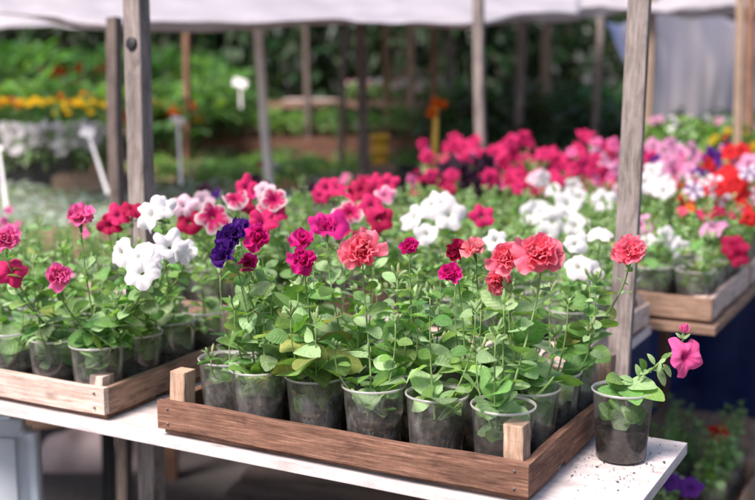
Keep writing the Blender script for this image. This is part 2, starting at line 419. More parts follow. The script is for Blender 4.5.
def flower_mesh(kind, dbl, var=0, hi=True):
    k = (kind, dbl, var, hi)
    if k not in _fm: _fm[k] = (double_mesh if dbl else single_mesh)(kind, hash_s(kind)+var*31+dbl, hi)
    return _fm[k]
def hash_s(s): return sum(ord(c)*(i+7) for i, c in enumerate(s))
def put_flower(parent, pos, face, kind, dbl, size, rnd, hi=True, name='flower', calyx=True):
    """pos in the parent's space; size = overall diameter"""
    o = link(name, flower_mesh(kind, dbl, rnd.randrange(3), hi), parent)
    q = face.normalized().to_track_quat('Z', 'Y') @ Quaternion((0, 0, 1), rnd.uniform(0, 6.28))
    o.rotation_mode = 'QUATERNION'; o.rotation_quaternion = q; o.location = pos
    s = size/2/(1.0 if dbl else .97); o.scale = (s*rnd.uniform(.88, 1.08), s*rnd.uniform(.88, 1.08), s*rnd.uniform(.9, 1.3))
    if calyx and hi: link('calyx', CALYX, o)
    return o

# ------------------------------------------------------------------ cup and soil meshes (shared)
def cup_mesh(rt=.045, rb=.036, h=.105, mat='cup'):
    mb = MB()
    prof = [(0.001, .001), (rb-.003, .001), (rb, .004)]
    for i in range(1, 9):
        t = i/8; prof.append((rb+(rt-.0015-rb)*t, .004+(h-.008)*t))
    mb.lathe(prof, 40); return mb.mesh('cup', M[mat])
def rim_mesh(rt=.045, h=.105):
    mb = MB()
    mb.lathe([(rt-.0018, h-.004), (rt-.0002, h-.0035), (rt+.0008, h-.002), (rt+.0008, h-.0005), (rt-.0004, h+.0005), (rt-.0018, h-.0005), (rt-.0018, h-.004)], 40)
    return mb.mesh('rim', M['rim'])
def soil_mesh(fill, seed, rt=.045, rb=.036, h=.105):
    rnd = random.Random(seed); mb = MB(); n = 32; hh = h*fill
    rr = lambda z: rb+(rt-rb)*z/h-.0012
    prof = [(rr(.003), .003)]
    for i in range(1, 6): z = hh*i/5; prof.append((rr(z), z))
    vs = []
    for k, (r, z) in enumerate(prof):
        for j in range(n):
            t = 2*PI*j/n; q = .004*math.sin(2*t+seed)+.003*math.sin(5*t+seed) if k == len(prof)-1 else 0
            vs.append((r*math.cos(t), r*math.sin(t), z+q))
    for r in (.75, .5, .25, .02):
        for j in range(n):
            t = 2*PI*j/n; vs.append((rr(hh)*r*math.cos(t), rr(hh)*r*math.sin(t), hh+.004*(1-r)+rnd.uniform(-.002, .002)))
    k = len(prof)+4
    mb.add(vs, [(i*n+j, i*n+(j+1) % n, (i+1)*n+(j+1) % n, (i+1)*n+j) for i in range(k-1) for j in range(n)])
    return mb.mesh('soil', M['soil'])
CUP = cup_mesh(); RIM = rim_mesh(); CUPC = cup_mesh(mat='cup_clean')
SOILS = [soil_mesh(f, i) for i, f in enumerate((.44, .55, .38, .5, .6))]
SOIL_SOLO = soil_mesh(.43, 9)

def bez(a, b, c, d, n):
    out = []
    for i in range(n+1):
        t = i/n; u = 1-t
        out.append(a*u**3+b*3*u*u*t+c*3*u*t*t+d*t**3)
    return out
def roll(n, d, a):
    return Quaternion(d.normalized(), a) @ n
def grow(parent, targets, seed, Lmax=.05, extra=3, top=.19, spread=.05, hi=True, kinds=('g', 'pale', 'pale', 'fresh'), bottom=3, dens=1.0, base=.055, minL=.34):
    """stems and foliage of one plant in its own space; targets = [(Vector tip, facing)]"""
    rnd = random.Random(seed); st = MB(); fo = MB(); rows, cols = (8, 4) if hi else (4, 2)
    Lmax *= rnd.uniform(.82, 1.22); dens *= rnd.uniform(.72, 1.15); kinds = kinds+(rnd.choice(('pale', 'fresh', 'g', 'pale', 'yellow')),)
    tips = []
    paths = []
    for tp, fc, gap in targets:
        end = tp-fc.normalized()*gap
        b0 = Vector((rnd.uniform(-.008, .008), rnd.uniform(-.008, .008), base))
        h = end.z-base
        b1 = b0+Vector((rnd.uniform(-.02, .02), rnd.uniform(-.02, .02), h*.4))
        b2 = end-fc.normalized()*.02-Vector((0, 0, h*.28))
        paths.append((bez(b0, b1, b2, end, 12), .0019, True))
    for k in range(extra):
        a = rnd.uniform(0, 2*PI); rr = spread*rnd.uniform(.4, 1.2); hh = base+(top)*rnd.uniform(.55, 1.0)
        end = Vector((rr*math.cos(a), rr*math.sin(a), hh))
        b0 = Vector((rnd.uniform(-.008, .008), rnd.uniform(-.008, .008), base))
        paths.append((bez(b0, b0+Vector((end.x*.5, end.y*.5, .03)), end-Vector((-end.x*.1, -end.y*.1, hh*.3)), end, 9), .0016, False))
        tips.append(end)
    for pts, r0, isf in paths:
        n = len(pts); st.tube(pts, [r0*(1-.45*i/n) for i in range(n)], 6, (.1, .2, .05))
        ln = sum((pts[i+1]-pts[i]).length for i in range(n-1))
        step = .021/dens; m = max(3, int(ln/step)); az = rnd.uniform(0, 6.28)
        for q in range(m+1):
            t = (q+.6)/(m+.6)
            if t > .97: t = .97
            x = t*(n-1); i = int(x); p = pts[i].lerp(pts[min(i+1, n-1)], x-i)
            ax = (pts[min(i+1, n-1)]-pts[i]).normalized() if i < n-1 else Vector((0, 0, 1))
            L = Lmax*(1-(1-minL)*t**1.3)*rnd.uniform(.5, 1.12)*(.75 if t < .12 else 1)
            if isf and t > .75: L *= .8
            for sgn in ((0, PI) if rnd.random() < .7 else (0,)):
                a = az+sgn+rnd.uniform(-.35, .35)
                up = rnd.uniform(-.25, .8)+.3*t
                d = Vector((math.cos(a), math.sin(a), up)); nn = Vector((-math.cos(a)*up, -math.sin(a)*up, 1))
                kd = rnd.choice(kinds)
                if t > .75: kd = rnd.choice(('pale', 'fresh', 'g'))
                leaf(fo, p, d, roll(nn, d, rnd.gauss(0, .6)), L, L*rnd.uniform(.5, .8), rnd.uniform(-.1, 1.3), rnd.uniform(.0, .28), leafcol(rnd, kd), rows, cols, rnd, .2, p.z < .112)
            az += 1.6+rnd.uniform(-.4, .4)
        # tip cluster: little leaves and buds
        e = pts[-2 if isf else -1]
        for q in range(5 if not isf else 3):
            a = rnd.uniform(0, 6.28); up = rnd.uniform(.6, 2.2); L = rnd.uniform(.010, .022)
            leaf(fo, e, Vector((math.cos(a), math.sin(a), up)), Vector((-math.cos(a)*up, -math.sin(a)*up, 1)), L, L*.42, rnd.uniform(-.3, .8), .25, leafcol(rnd, 'pale'), rows, cols, rnd)
        if not isf and rnd.random() < .75:
            for q in range(rnd.choice((1, 2, 3))):
                a = rnd.uniform(0, 6.28); bt = e+Vector((math.cos(a)*.008, math.sin(a)*.008, rnd.uniform(.010, .022)))
                fo.tube([e, e.lerp(bt, .5), e.lerp(bt, .75), bt, bt+(bt-e)*.25], [.0008, .0012, .0026, .0024, .0006], 6, rnd.choice(((.2, .3, .13), (.28, .32, .16))))
    for q in range(bottom):
        a = rnd.uniform(0, 6.28); up = rnd.uniform(-.1, .8); L = Lmax*rnd.uniform(.7, 1.1)
        p = Vector((0, 0, base+rnd.uniform(.005, .05)))
        leaf(fo, p, Vector((math.cos(a), math.sin(a), up+.4)), Vector((-math.cos(a)*up, -math.sin(a)*up, 1)), L, L*rnd.uniform(.6, .8), rnd.uniform(.3, 1.3), .12, leafcol(rnd, rnd.choice(kinds+('yellow',))), rows, cols, rnd, .14, True)
    return st, fo

# ================================================================== SETTING
def ground():
    mb = MB(); s = 60; mb.add([(-s, -s, 0), (s, -s, 0), (s, s*2, 0), (-s, s*2, 0)], [(0, 1, 2, 3)])
    tag(mb.build('ground', M['asphalt'], None, False), None, None, kind='structure')
ground()

# ------------------------------------------------------------------ tables
def table(U0, U1, V0, V1, label, mat='table', top=T, th=.018, legs=(), name='market_table', legmat='post_brown', joins=()):
    c = W((U0+U1)/2, (V0+V1)/2, 0)
    t = thing(name, label, 'table', c, ROT)
    board('tabletop', (U1-U0, V1-V0, th), M[mat], (0, 0, top-th/2), (0, 0, 0), t, .0015, .0008, 30)
    board('support_rail', (U1-U0-.1, .025, .045), M[legmat], (-.03, (V1-V0)/2-.06, top-th-.0235), (0, 0, 0), t, .002, .001, 16)
    for (u, v) in legs:
        p = ((u-(U0+U1)/2), (v-(V0+V1)/2), (top-th-.001)/2)
        board('leg', (.042, .042, top-th-.003), M[legmat], p, (0, 0, 0), t, .002, .001, 12)
    return t
table(-3.4, -.352, 1.320, 1.672, 'long white painted board table carrying the two nearest crates', legs=((-.50, 1.6), (-2.6, 1.6), (-3.3, 1.6)))
table(-3.4, -.60, 1.86, 2.42, 'pale board table in the second row, behind the nearest crates', legs=((-.66, 2.3), (-1.08, 2.3), (-3.2, 2.3)), mat='table')
table(-2.05, -.47, 2.46, 3.95, 'wide wooden table under the crates of bright pink and red petunias', mat='crate_mid', legs=((-1.15, 2.8), (-.9, 3.8), (-2.0, 3.0), (-1.95, 3.8)))

# ------------------------------------------------------------------ crates
def crate(U0, U1, V0, V1, z, label, bh=.045, post_h=.10, mats=('crate', 'crate', 'crate_post'), group='shallow wooden crates on the tables', lift=.010, pw=.028):
    c = W((U0+U1)/2, (V0+V1)/2, z); t = thing('wooden_crate', label, 'crate', c, ROT, group)
    a, b = (U1-U0), (V1-V0); zt = lift+bh/2
    board('side_board', (a, .012, bh), M[mats[0]], (0, -b/2+.006, zt), (0, 0, 0), t, .0012, .0010, 20)
    board('side_board', (a, .012, bh), M[mats[1]], (0, b/2-.006, zt), (0, 0, 0), t, .0012, .0010, 20)
    for s in (-1, 1):
        board('side_board', (.012, b-.0255, bh), M[mats[1]], (s*(a/2-.0075), 0, zt-.001), (0, 0, 0), t, .0012, .0012, 14)
    for sx in (-1, 1):
        for sy in (-1, 1):
            board('corner_post', (pw, pw, post_h-.009), M[mats[2]], (sx*(a/2-.0145-pw/2), sy*(b/2-.0145-pw/2), .0095+(post_h-.009)/2), (0, 0, 0), t, .0015, .0006, 5)
    for k in (-1, 0, 1):
        board('bottom_slat', (a-.01, b*.27, .007), M['crate'], (0, k*b*.34, .0045), (0, 0, 0), t, .001, .0004, 10)
    if z > .8 and V0 < 1.5:
        mb = MB()
        for sx in (-1, 1):
            for dz in (-.012, .012):
                mb.tube([Vector((sx*(a/2-.02), -b/2+.004, zt+dz)), Vector((sx*(a/2-.02), -b/2-.0022, zt+dz))], .0018, 8)
        mb.build('nail', M['nail'], t)
    return t
crate(-1.088, -.478, 1.318, 1.775, T+.0015, 'reddish brown wooden crate in the foreground, packed with cups of double petunias')
crate(-1.815, -1.205, 1.328, 1.785, T+.0015, 'pale weathered wooden crate at the left edge of the white table', mats=('crate_pale', 'crate_mid', 'crate_pale'), post_h=.068)
crate(-1.03, -.60, 1.95, 2.40, T+.0015, 'pale wooden crate behind the right grey post, second row', mats=('crate_pale', 'crate_pale', 'crate_pale'), post_h=.075)
crate(-1.82, -1.22, 1.93, 2.38, T+.0015, 'wooden crate of white edged petunias behind the leftmost crate', mats=('crate_mid', 'crate_mid', 'crate_pale'), post_h=.075)
for (u0, u1, v0, v1, lb) in [(-1.07, -.482, 2.475, 2.93, 'wooden crate at the right aisle with light pink and crimson petunias'),
        (-1.07, -.482, 2.95, 3.40, 'wooden crate of red petunias on the wide table, by the aisle'),
        (-1.68, -1.09, 2.475, 2.93, 'wooden crate of white petunias in the middle of the wide table'),
        (-1.68, -1.09, 2.95, 3.40, 'wooden crate of hot pink petunias on the wide table'),
        (-1.07, -.482, 3.42, 3.90, 'farthest wooden crate by the aisle, with pink and violet petunias'),
        (-1.68, -1.09, 3.42, 3.90, 'farthest wooden crate behind the hot pink petunias')]:
    crate(u0, u1, v0, v1, T+.0015, lb, mats=('crate_mid', 'crate_pale', 'crate_pale'), post_h=.06, bh=.05)

# ------------------------------------------------------------------ hero petunias
# flower targets: (px, py, depth, kind, double, size, face) ; face: c camera, u up, l left, r right, d down
TG = [
 # front crate
 (232, 237, 1.66, 'purple', 1, .050, 'c'), (226, 255, 1.64, 'purple', 1, .044, 'l'), (240, 228, 1.70, 'purple', 1, .036, 'u'),
 (256, 238, 1.78, 'magenta', 1, .052, 'c'), (262, 222, 1.84, 'rose', 0, .055, 'c'), (303, 262, 1.62, 'magenta', 1, .050, 'c'), (301, 243, 1.66, 'magenta', 1, .046, 'u'),
 (327, 230, 1.75, 'magenta', 1, .040, 'u'), (362, 253, 1.58, 'coral', 1, .066, 'c'), (409, 248, 1.66, 'magenta', 1, .034, 'c'),
 (452, 274, 1.62, 'magenta', 1, .040, 'l'), (456, 252, 1.72, 'crimson', 1, .038, 'c'), (474, 250, 1.66, 'salmon', 1, .044, 'u'),
 (505, 258, 1.56, 'coral', 1, .054, 'c'), (539, 254, 1.53, 'coral', 1, .066, 'c'), (497, 280, 1.60, 'coral', 1, .042, 'd'),
 (630, 252, 1.66, 'coral', 1, .054, 'c'), (247, 262, 1.72, 'magenta', 1, .036, 'd'),
 # leftmost crate
 (80, 219, 1.80, 'pink', 1, .052, 'u'), (58, 278, 1.76, 'pink', 1, .050, 'c'), (4, 240, 1.78, 'pink', 1, .050, 'c'), (12, 271, 1.82, 'rose', 0, .058, 'c'),
 (142, 272, 1.70, 'white', 0, .054, 'c'), (170, 246, 1.76, 'white', 0, .056, 'c'), (158, 252, 1.75, 'white', 0, .050, 'u'), (184, 250, 1.78, 'white', 0, .046, 'c'), (120, 252, 1.76, 'white', 0, .044, 'l'), (137, 257, 1.74, 'white', 0, .052, 'l'), (150, 262, 1.72, 'white', 0, .045, 'c'), (150, 214, 1.84, 'white', 0, .070, 'l'), (163, 208, 1.88, 'white', 0, .045, 'c'),
 (132, 208, 2.0, 'crimson', 0, .050, 'u'), (118, 215, 2.0, 'rose', 0, .045, 'c'), (110, 225, 2.0, 'crimson', 0, .045, 'c'), (184, 205, 2.1, 'blush', 0, .05, 'c'), (125, 295, 1.9, 'blush', 0, .05, 'u'),
]
TG_B = [
 # second row, left crate (white edged)
 (214, 216, 2.05, 'picotee', 0, .064, 'c'), (243, 205, 2.15, 'crimson', 0, .055, 'u'), (190, 222, 2.10, 'crimson', 0, .055, 'c'), (270, 206, 2.2, 'picotee', 0, .055, 'c'),
 (226, 234, 2.0, 'rose', 0, .05, 'c'), (256, 192, 2.3, 'magenta', 0, .05, 'u'), (203, 200, 2.3, 'blush', 0, .05, 'c'), (185, 207, 2.25, 'blush', 0, .05, 'c'), (246, 188, 2.35, 'rose', 0, .05, 'c'), (268, 197, 2.3, 'crimson', 0, .05, 'c'), (276, 212, 2.1, 'rose', 0, .05, 'c'),
 (213, 214, 1.98, 'magenta', 0, .066, 'c'), (235, 198, 2.1, 'picotee', 0, .055, 'u'), (246, 187, 2.2, 'rose', 0, .05, 'c'), (274, 200, 2.1, 'picotee', 0, .05, 'c'), (228, 222, 1.98, 'crimson', 0, .06, 'c'), (255, 214, 1.98, 'magenta', 0, .058, 'c'), (186, 203, 2.15, 'blush', 0, .045, 'u'), (193, 218, 2.05, 'crimson', 0, .05, 'l'), (264, 190, 2.2, 'blush', 0, .045, 'c'),
 # second row, right crate
 (338, 187, 2.3, 'rose', 0, .05, 'u'), (361, 190, 2.3, 'crimson', 0, .055, 'c'), (388, 183, 2.5, 'rose', 0, .05, 'c'), (335, 225, 2.0, 'magenta', 0, .055, 'c'), (304, 234, 1.95, 'pinkedge', 0, .055, 'u'), (320, 224, 2.0, 'magenta', 0, .045, 'c'), (372, 205, 2.2, 'rose', 0, .05, 'c'),
 (350, 212, 2.2, 'picotee', 0, .064, 'c'), (380, 219, 2.2, 'crimson', 0, .06, 'c'), (341, 228, 2.1, 'rose', 0, .05, 'u'), (375, 187, 2.5, 'rose', 0, .06, 'c'), (356, 192, 2.45, 'rose', 0, .055, 'l'), (327, 187, 2.5, 'rose', 0, .05, 'c'),
 (385, 195, 2.4, 'pinkedge', 0, .05, 'c'), (320, 195, 2.45, 'rose', 0, .04, 'c'), (362, 238, 2.1, 'crimson', 0, .045, 'c'),
 (449, 214, 2.25, 'white', 0, .074, 'c'), (430, 205, 2.3, 'white', 0, .062, 'l'), (412, 217, 2.25, 'white', 0, .068, 'l'), (427, 233, 2.2, 'white', 0, .05, 'c'), (440, 197, 2.3, 'white', 0, .05, 'u'),
 (482, 216, 2.3, 'rose', 0, .05, 'c'), (495, 240, 2.1, 'white', 0, .05, 'c'), (578, 266, 2.0, 'white', 0, .055, 'c'), (590, 272, 2.0, 'white', 0, .05, 'd'), (600, 233, 2.05, 'white', 0, .05, 'u'), (575, 243, 2.05, 'white', 0, .05, 'c'),
]
TG_C = [
 (531, 213, 2.7, 'white', 0, .065, 'c'), (553, 222, 2.65, 'white', 0, .07, 'd'), (568, 203, 2.7, 'white', 0, .07, 'c'), (540, 203, 2.8, 'white', 0, .05, 'u'), (604, 200, 2.8, 'white', 0, .065, 'c'),
 (545, 235, 2.6, 'white', 0, .06, 'd'), (575, 225, 2.6, 'white', 0, .065, 'c'), (612, 222, 2.6, 'lilac', 0, .06, 'l'), (640, 224, 2.65, 'lilac', 0, .06, 'c'), (615, 236, 2.55, 'lilac', 0, .06, 'c'),
 (668, 237, 2.6, 'white', 0, .062, 'r'), (680, 248, 2.58, 'white', 0, .05, 'd'), (648, 240, 2.6, 'white', 0, .05, 'u'), (715, 226, 2.62, 'lilac', 0, .068, 'u'), (734, 246, 2.58, 'crimson', 0, .062, 'c'), (738, 256, 2.56, 'crimson', 0, .05, 'd'),
 (718, 212, 2.75, 'crimson', 0, .055, 'u'), (738, 214, 2.75, 'rose', 0, .05, 'c'), (706, 212, 2.8, 'rose', 0, .05, 'u'), (748, 218, 2.7, 'red', 0, .045, 'c'), (744, 207, 2.8, 'red', 0, .045, 'c'),
 (694, 190, 2.9, 'star', 0, .062, 'c'), (749, 172, 3.0, 'star', 0, .06, 'c'), (714, 183, 2.95, 'redstar', 0, .06, 'c'), (720, 196, 2.9, 'redstar', 0, .055, 'c'), (656, 186, 2.95, 'white', 0, .055, 'c'), (668, 184, 2.95, 'white', 0, .055, 'c'), (645, 182, 3.0, 'white', 0, .06, 'c'), (664, 191, 2.9, 'white', 0, .055, 'c'), (690, 208, 2.8, 'orange', 0, .03, 'c'), (682, 211, 2.8, 'coral', 0, .03, 'c'),
]
CN = dict(white='white', magenta='magenta', crimson='deep crimson', pink='bright pink', rose='rose pink', lilac='lilac pink', coral='coral red', salmon='salmon pink', red='scarlet', purple='dark purple', dark='blackish purple',
          picotee='white edged crimson', pinkedge='white edged pink', star='purple and white striped', redstar='red and white striped', orange='orange', yellow='yellow', blush='blush white')
ORD = ['first', 'second', 'third', 'fourth', 'fifth', 'sixth', 'seventh', 'eighth']
CAMP = Vector((0, 0, H))
def facing(p, code, rnd):
    tc = (CAMP-p); tc.z = 0; tc.normalize(); sd = Vector((tc.y, -tc.x, 0))*-1
    d = {'c': tc*1.0+Vector((0, 0, .55)), 'u': tc*.45+Vector((0, 0, 1)), 'l': tc*.75-sd*-.7*-1+Vector((0, 0, .5)), 'r': tc*.75+sd*.7+Vector((0, 0, .5)), 'd': tc*1.0+Vector((0, 0, -.05))}[code]
    return (d+Vector((rnd.uniform(-.18, .18), rnd.uniform(-.18, .18), rnd.uniform(-.1, .1)))).normalized()
def petunia(U, V, z, targets, label, seed, group, hi=True, cup=CUP, soil=None, **kw):
    """one cup with its plant; targets are world-space flower entries"""
    rnd = random.Random(seed); rz = 0
    loc = W(U, V, z); t = thing('potted_petunia', label, 'potted plant', loc, 0, group)
    cu = link('cup', cup, t); link('rim', RIM, cu); cu.rotation_euler = (rnd.uniform(-.02, .02), rnd.uniform(-.02, .02), rnd.uniform(0, 6.28)); q_ = rnd.uniform(.97, 1.03); cu.scale = (q_, q_, 1)
    so_ = link('soil', soil or SOILS[rnd.randrange(5)], t); so_.rotation_euler[2] = rnd.uniform(0, 6.28); so_.scale = (q_*.985, q_*.985, rnd.uniform(.85, 1.12))
    tl = []
    for (px, py, d, kind, dbl, size, fc) in targets:
        p = at(px, py, d); f = facing(p, fc, rnd)
        gap = (.48 if dbl else .46)*size*.95
        tl.append((p-loc, f, gap, kind, dbl, size))
    st, fo = grow(t, [(a, b, c) for a, b, c, _, _, _ in tl], seed, hi=hi, **kw)
    st.build('stem', M['stem'], t); fo.build('foliage', M['leaf'], t)
    for a, b, c, kind, dbl, size in tl:
        put_flower(t, a, b, kind, dbl, size, rnd, hi)
    return t
def crate_fill(us, vs, z, tg, where, group, seed, skip=(), **kw):
    cells = [(i, j, u, v) for j, v in enumerate(vs) for i, u in enumerate(us) if (i, j) not in skip]
    asg = {(i, j): [] for i, j, _, _ in cells}; rest = []
    for e in tg:
        p = at(*e[:3]); U, V = toUV(p)
        best = min(cells, key=lambda c: (c[2]-U)**2+(c[3]-V)**2+.004*len(asg[(c[0], c[1])]))
        if (best[2]-U)**2+(best[3]-V)**2 > .34**2: rest.append(e); continue
        asg[(best[0], best[1])].append(e)
    rnd = random.Random(seed)
    for (i, j, u, v) in cells:
        es = asg[(i, j)]
        uu = u+rnd.uniform(-.003, .003); vv = v+rnd.uniform(-.003, .003)
        if es:
            names = []
            for e in es:
                nm = ('double ' if e[4] else 'single ')+CN[e[3]]
                if nm not in names: names.append(nm)
            for k in (2, 1):
                lb = f'{" and ".join(names[:k])} petunia, {ORD[j]} row, {ORD[i]} from left, {where}'
                if len(lb.split()) <= 16: break
        else:
            lb = f'bloomless green petunia, {ORD[j]} row, {ORD[i]} from left, {where}'
        petunia(uu, vv, z, es, lb, seed*100+j*10+i, group, **kw)
    return rest
zc = T+.0105
U1s = [-1.035+.0995*i for i in range(6)]; V1s = [1.378, 1.475, 1.572, 1.668]
for r_ in [crate_fill(U1s, V1s, zc, [e for e in TG if e[0] > 200], 'foreground crate', 'cups of petunias in the foreground crate', 3, extra=3, top=.185, Lmax=.076, spread=.056, bottom=2, dens=.86, minL=.34, skip=((0, 0), ))]: print('rest', r_)
petunia(-1.012, 1.398, zc, [], 'small leafy petunia at the left corner of the foreground crate, nearest the white table edge', 388, 'cups of petunias in the foreground crate', extra=2, top=.07, Lmax=.045, spread=.04)
print('rest', crate_fill([-1.258-.0975*i for i in range(6)][::-1], V1s, zc, [e for e in TG if e[0] <= 200], 'leftmost crate', 'cups of petunias in the leftmost crate', 5, extra=3, top=.18, Lmax=.070, spread=.06, bottom=3, dens=.9, minL=.34))
print('rest', crate_fill([-1.77+.1*i for i in range(6)], [1.985, 2.085, 2.185, 2.29], zc, [e for e in TG_B if e[0] < 290], 'crate of white edged petunias', 'cups of white edged petunias in the second row', 7, extra=4, top=.17, Lmax=.05, hi=False))
print('rest', crate_fill([-.985+.083*i for i in range(5)], [2.005, 2.095, 2.185, 2.275, 2.35], zc, [e for e in TG_B if e[0] >= 290], 'pale crate behind the right post', 'cups of petunias in the pale second row crate', 8, extra=3, top=.17, Lmax=.05, hi=False))
r1 = crate_fill([-1.03+.1*i for i in range(6)], [2.53, 2.63, 2.73, 2.84], zc, [e for e in TG_C if e[0] >= 635], 'crate at the right aisle', 'cups of petunias in the crate at the right aisle', 9, extra=4, top=.17, Lmax=.05, hi=False)
r2 = crate_fill([-1.64+.1*i for i in range(6)], [2.53, 2.63, 2.73, 2.84], zc, [e for e in TG_C if e[0] < 635]+[], 'crate in the middle of the wide table', 'cups of white petunias on the wide table', 10, extra=4, top=.17, Lmax=.05, hi=False)
print('rest', r1, r2)


# ------------------------------------------------------------------ lone cup at the table corner
def solo():
    U, V = -.423, 1.556; loc = W(U, V, T+.001)
    t = thing('potted_petunia', 'lone clear cup with a leaning pink petunia on the right corner of the white table', 'potted plant', loc, 0)
    c = link('cup', CUPC, t); link('rim', RIM, c); link('soil', SOIL_SOLO, t)
    rnd = random.Random(41); st = MB(); fo = MB()
    fl = at(686, 358, 1.545)-loc; f = Vector((.25, -.95, .12)).normalized()
    end = fl-f*.022+Vector((-.008, 0, .004))
    pts = bez(Vector((0, 0, .045)), Vector((-.01, 0, .11)), Vector((.035, 0, .125)), end, 14)
    st.tube(pts, [.0022*(1-.03*i) for i in range(len(pts))], 7)
    bud = at(683, 340, 1.55)-loc
    st.tube(bez(pts[10], pts[10]+Vector((.01, 0, .012)), bud-Vector((.004, 0, .012)), bud, 5), .0011, 6)
    def lf(p, d, L, w=.6, curl=.8, kd='g', nrm=None):
        d = Vector(d); leaf(fo, p, d, nrm or Vector((0, -.6, .8)), L, L*w, curl, .15, leafcol(rnd, kd), 8, 4, rnd, .2, p.z < .1)
    for k, (d, L) in enumerate([((.3, -.9, .7), .05), ((-.75, -.5, .7), .05), ((-.2, -.8, 1), .045), ((-.8, -.5, .2), .05), ((.5, -.8, .0), .048), ((-.2, -.9, -.5), .05), ((.7, .2, .3), .045), ((-.6, .6, .3), .045), ((.1, -.8, .3), .055), ((.55, -.7, .5), .052), ((-.4, -.6, .5), .04)]):
        lf(Vector((0, 0, .055+.006*k)), d, L, .62, .9, ('g', 'pale', 'fresh', 'g')[k % 4])
    lf(pts[6], (.55, -.75, .1), .056, .66, .5, 'fresh'); lf(pts[6], (-.7, -.3, .5), .04); lf(pts[5], (-.9, -.3, .25), .052, .5, .6)
    for k in range(7, 14):
        a = k*2.2
        lf(pts[k], (math.cos(a)*.8, -.4, math.sin(a)*.9), rnd.uniform(.014, .032), .42, .6, rnd.choice(('pale', 'pale', 'g')))
        lf(pts[k], (-math.cos(a)*.8, -.3, -math.sin(a)*.9+.3), rnd.uniform(.012, .024), .38, .5, 'pale')
    lf(pts[8], (-.3, -.2, 1), .022, .4, .3, 'pale'); lf(pts[7], (-.8, -.2, .6), .026, .4, .6, 'pale')
    lf(pts[11], (.7, -.4, -.9), .03, .4, .6, 'pale'); lf(pts[12], (.8, -.4, -.8), .026, .4, .6, 'pale'); lf(pts[9], (-.2, -.6, 1), .03, .6, .5, 'fresh')
    for q in range(5):
        a = q*1.3; lf(bud, (math.cos(a)*.7, math.sin(a)*.6, .8), .014, .35, .5, 'pale')
    st.build('stem', M['stem'], t); fo.build('foliage', M['leaf'], t)
    o = put_flower(t, fl, f, 'veined', 0, .066, rnd); o.scale.z *= 1.35
    b = put_flower(t, bud+Vector((0, 0, .012)), Vector((.3, -.2, 1)), 'pink', 1, .016, rnd, name='bud', calyx=False); b.scale.z *= 1.6
solo()

mb = MB(); rc = random.Random(12)
for k in range(420):
    if rc.random() < .5: U, V = rc.gauss(-.43, .05), rc.gauss(1.54, .07)
    else: U, V = rc.uniform(-1.95, -.37), rc.uniform(1.325, 1.667)
    if not (-3 < U < -.36 and 1.325 < V < 1.667): continue
    p = W(U, V, T+.0004); r = rc.uniform(.0005, .0022)*(1 if rc.random() < .9 else 1.5)
    vs = [p+Vector((rc.uniform(-1, 1)*r, rc.uniform(-1, 1)*r, rc.uniform(0, 1)*r)) for _ in range(6)]
    mb.add(vs, [(0, 1, 2), (0, 2, 3), (0, 3, 4), (1, 4, 5), (2, 4, 5), (1, 2, 4)])
tag(mb.build('soil_crumbs', M['soil'], None, False), 'scattered crumbs of spilled soil on the white table', 'soil', kind='stuff')
# ------------------------------------------------------------------ posts
def post(x0, y0, x1, y1, d, w, t2, mat, label, name='wooden_post', up=.5, group='upright wooden posts of the stalls', rz=ROT, knot=False, zmin=0, dtop=None, ztop=None):
    a = at(x0, y0, dtop or d); b = at(x1, y1, d); dr = (a-b).normalized()
    b2 = b-dr*((b.z-zmin)/dr.z); a2 = a+dr*(up)
    if ztop: a2 = b+dr*((ztop-b.z)/dr.z)
    c = (a2+b2)/2; L = (a2-b2).length
    o = board(name, (w, t2, L), M[mat], c, (0, 0, 0), None, .002, .0025, 24)
    q = dr.to_track_quat('Z', 'Y'); e = Quaternion((0, 0, 1), rz)
    lean = Vector((0, 0, 1)).rotation_difference(dr)
    o.rotation_mode = 'QUATERNION'; o.rotation_quaternion = lean @ e
    tag(o, label, 'post', group); return o
post(641, 0, 618, 370, 2.03, .040, .018, 'post', 'grey weathered wooden post right of centre, behind the foreground crate')
o_ = post(136.5, 0, 150, 470, 2.20, .040, .034, 'post', 'thick grey wooden post with a dark bolt hole, behind the leftmost crate')
mb = MB(); mb.lathe([(.0001, 0), (.011, 0), (.0125, -.001), (.0125, -.006)], 14); h_ = mb.build('bolt_hole', M['black'], o_)
hp = at(133.5, 44, 2.19); h_.matrix_parent_inverse = Matrix()
bpy.context.view_layer.update()
loc_ = o_.matrix_world.inverted() @ hp; h_.location = (loc_.x, -.0215, loc_.z); h_.rotation_euler = (PI/2, 0, 0)
post(114, 18, 118, 200, 3.1, .034, .03, 'post_dark', 'second dark wooden post, beside the thick post at left', up=.0)
post(478.5, 0, 481, 135, 4.15, .036, .03, 'post', 'slim grey post rising out of the hot pink petunias', up=.3)
post(257, 33, 270, 182, 4.6, .032, .02, 'post_white', 'pale leaning post in front of the green seedling benches', up=.02)
post(360, 27, 364, 180, 4.7, .034, .03, 'post_dark', 'dark upright post beside the black tray', up=.02)
post(346, 30, 341, 140, 6.6, .030, .03, 'post_dark', 'thin grey post close behind the dark upright post', up=.05)
post(523, 22, 519, 125, 5.6, .036, .03, 'post', 'shadowed post in front of the tall dark leafy plants', up=.05)
post(434, 28, 434, 100, 6.6, .035, .03, 'post_brown', 'dark post left of the slim grey post, near the canopy middle', up=.05)
post(306, 30, 307, 75, 8.0, .04, .03, 'post_dark', 'far post above the pink cloth', up=.05)
post(386, 26, 387, 70, 8.5, .035, .03, 'post_brown', 'far tan post left of the twin posts', up=.05)
post(411, 26, 411, 68, 8.2, .055, .03, 'post_tan', 'ochre wooden post in the far row', up=.05)
post(449, 28, 450, 70, 8.2, .05, .03, 'post_dark', 'broad far post right of the ochre post', up=.05)
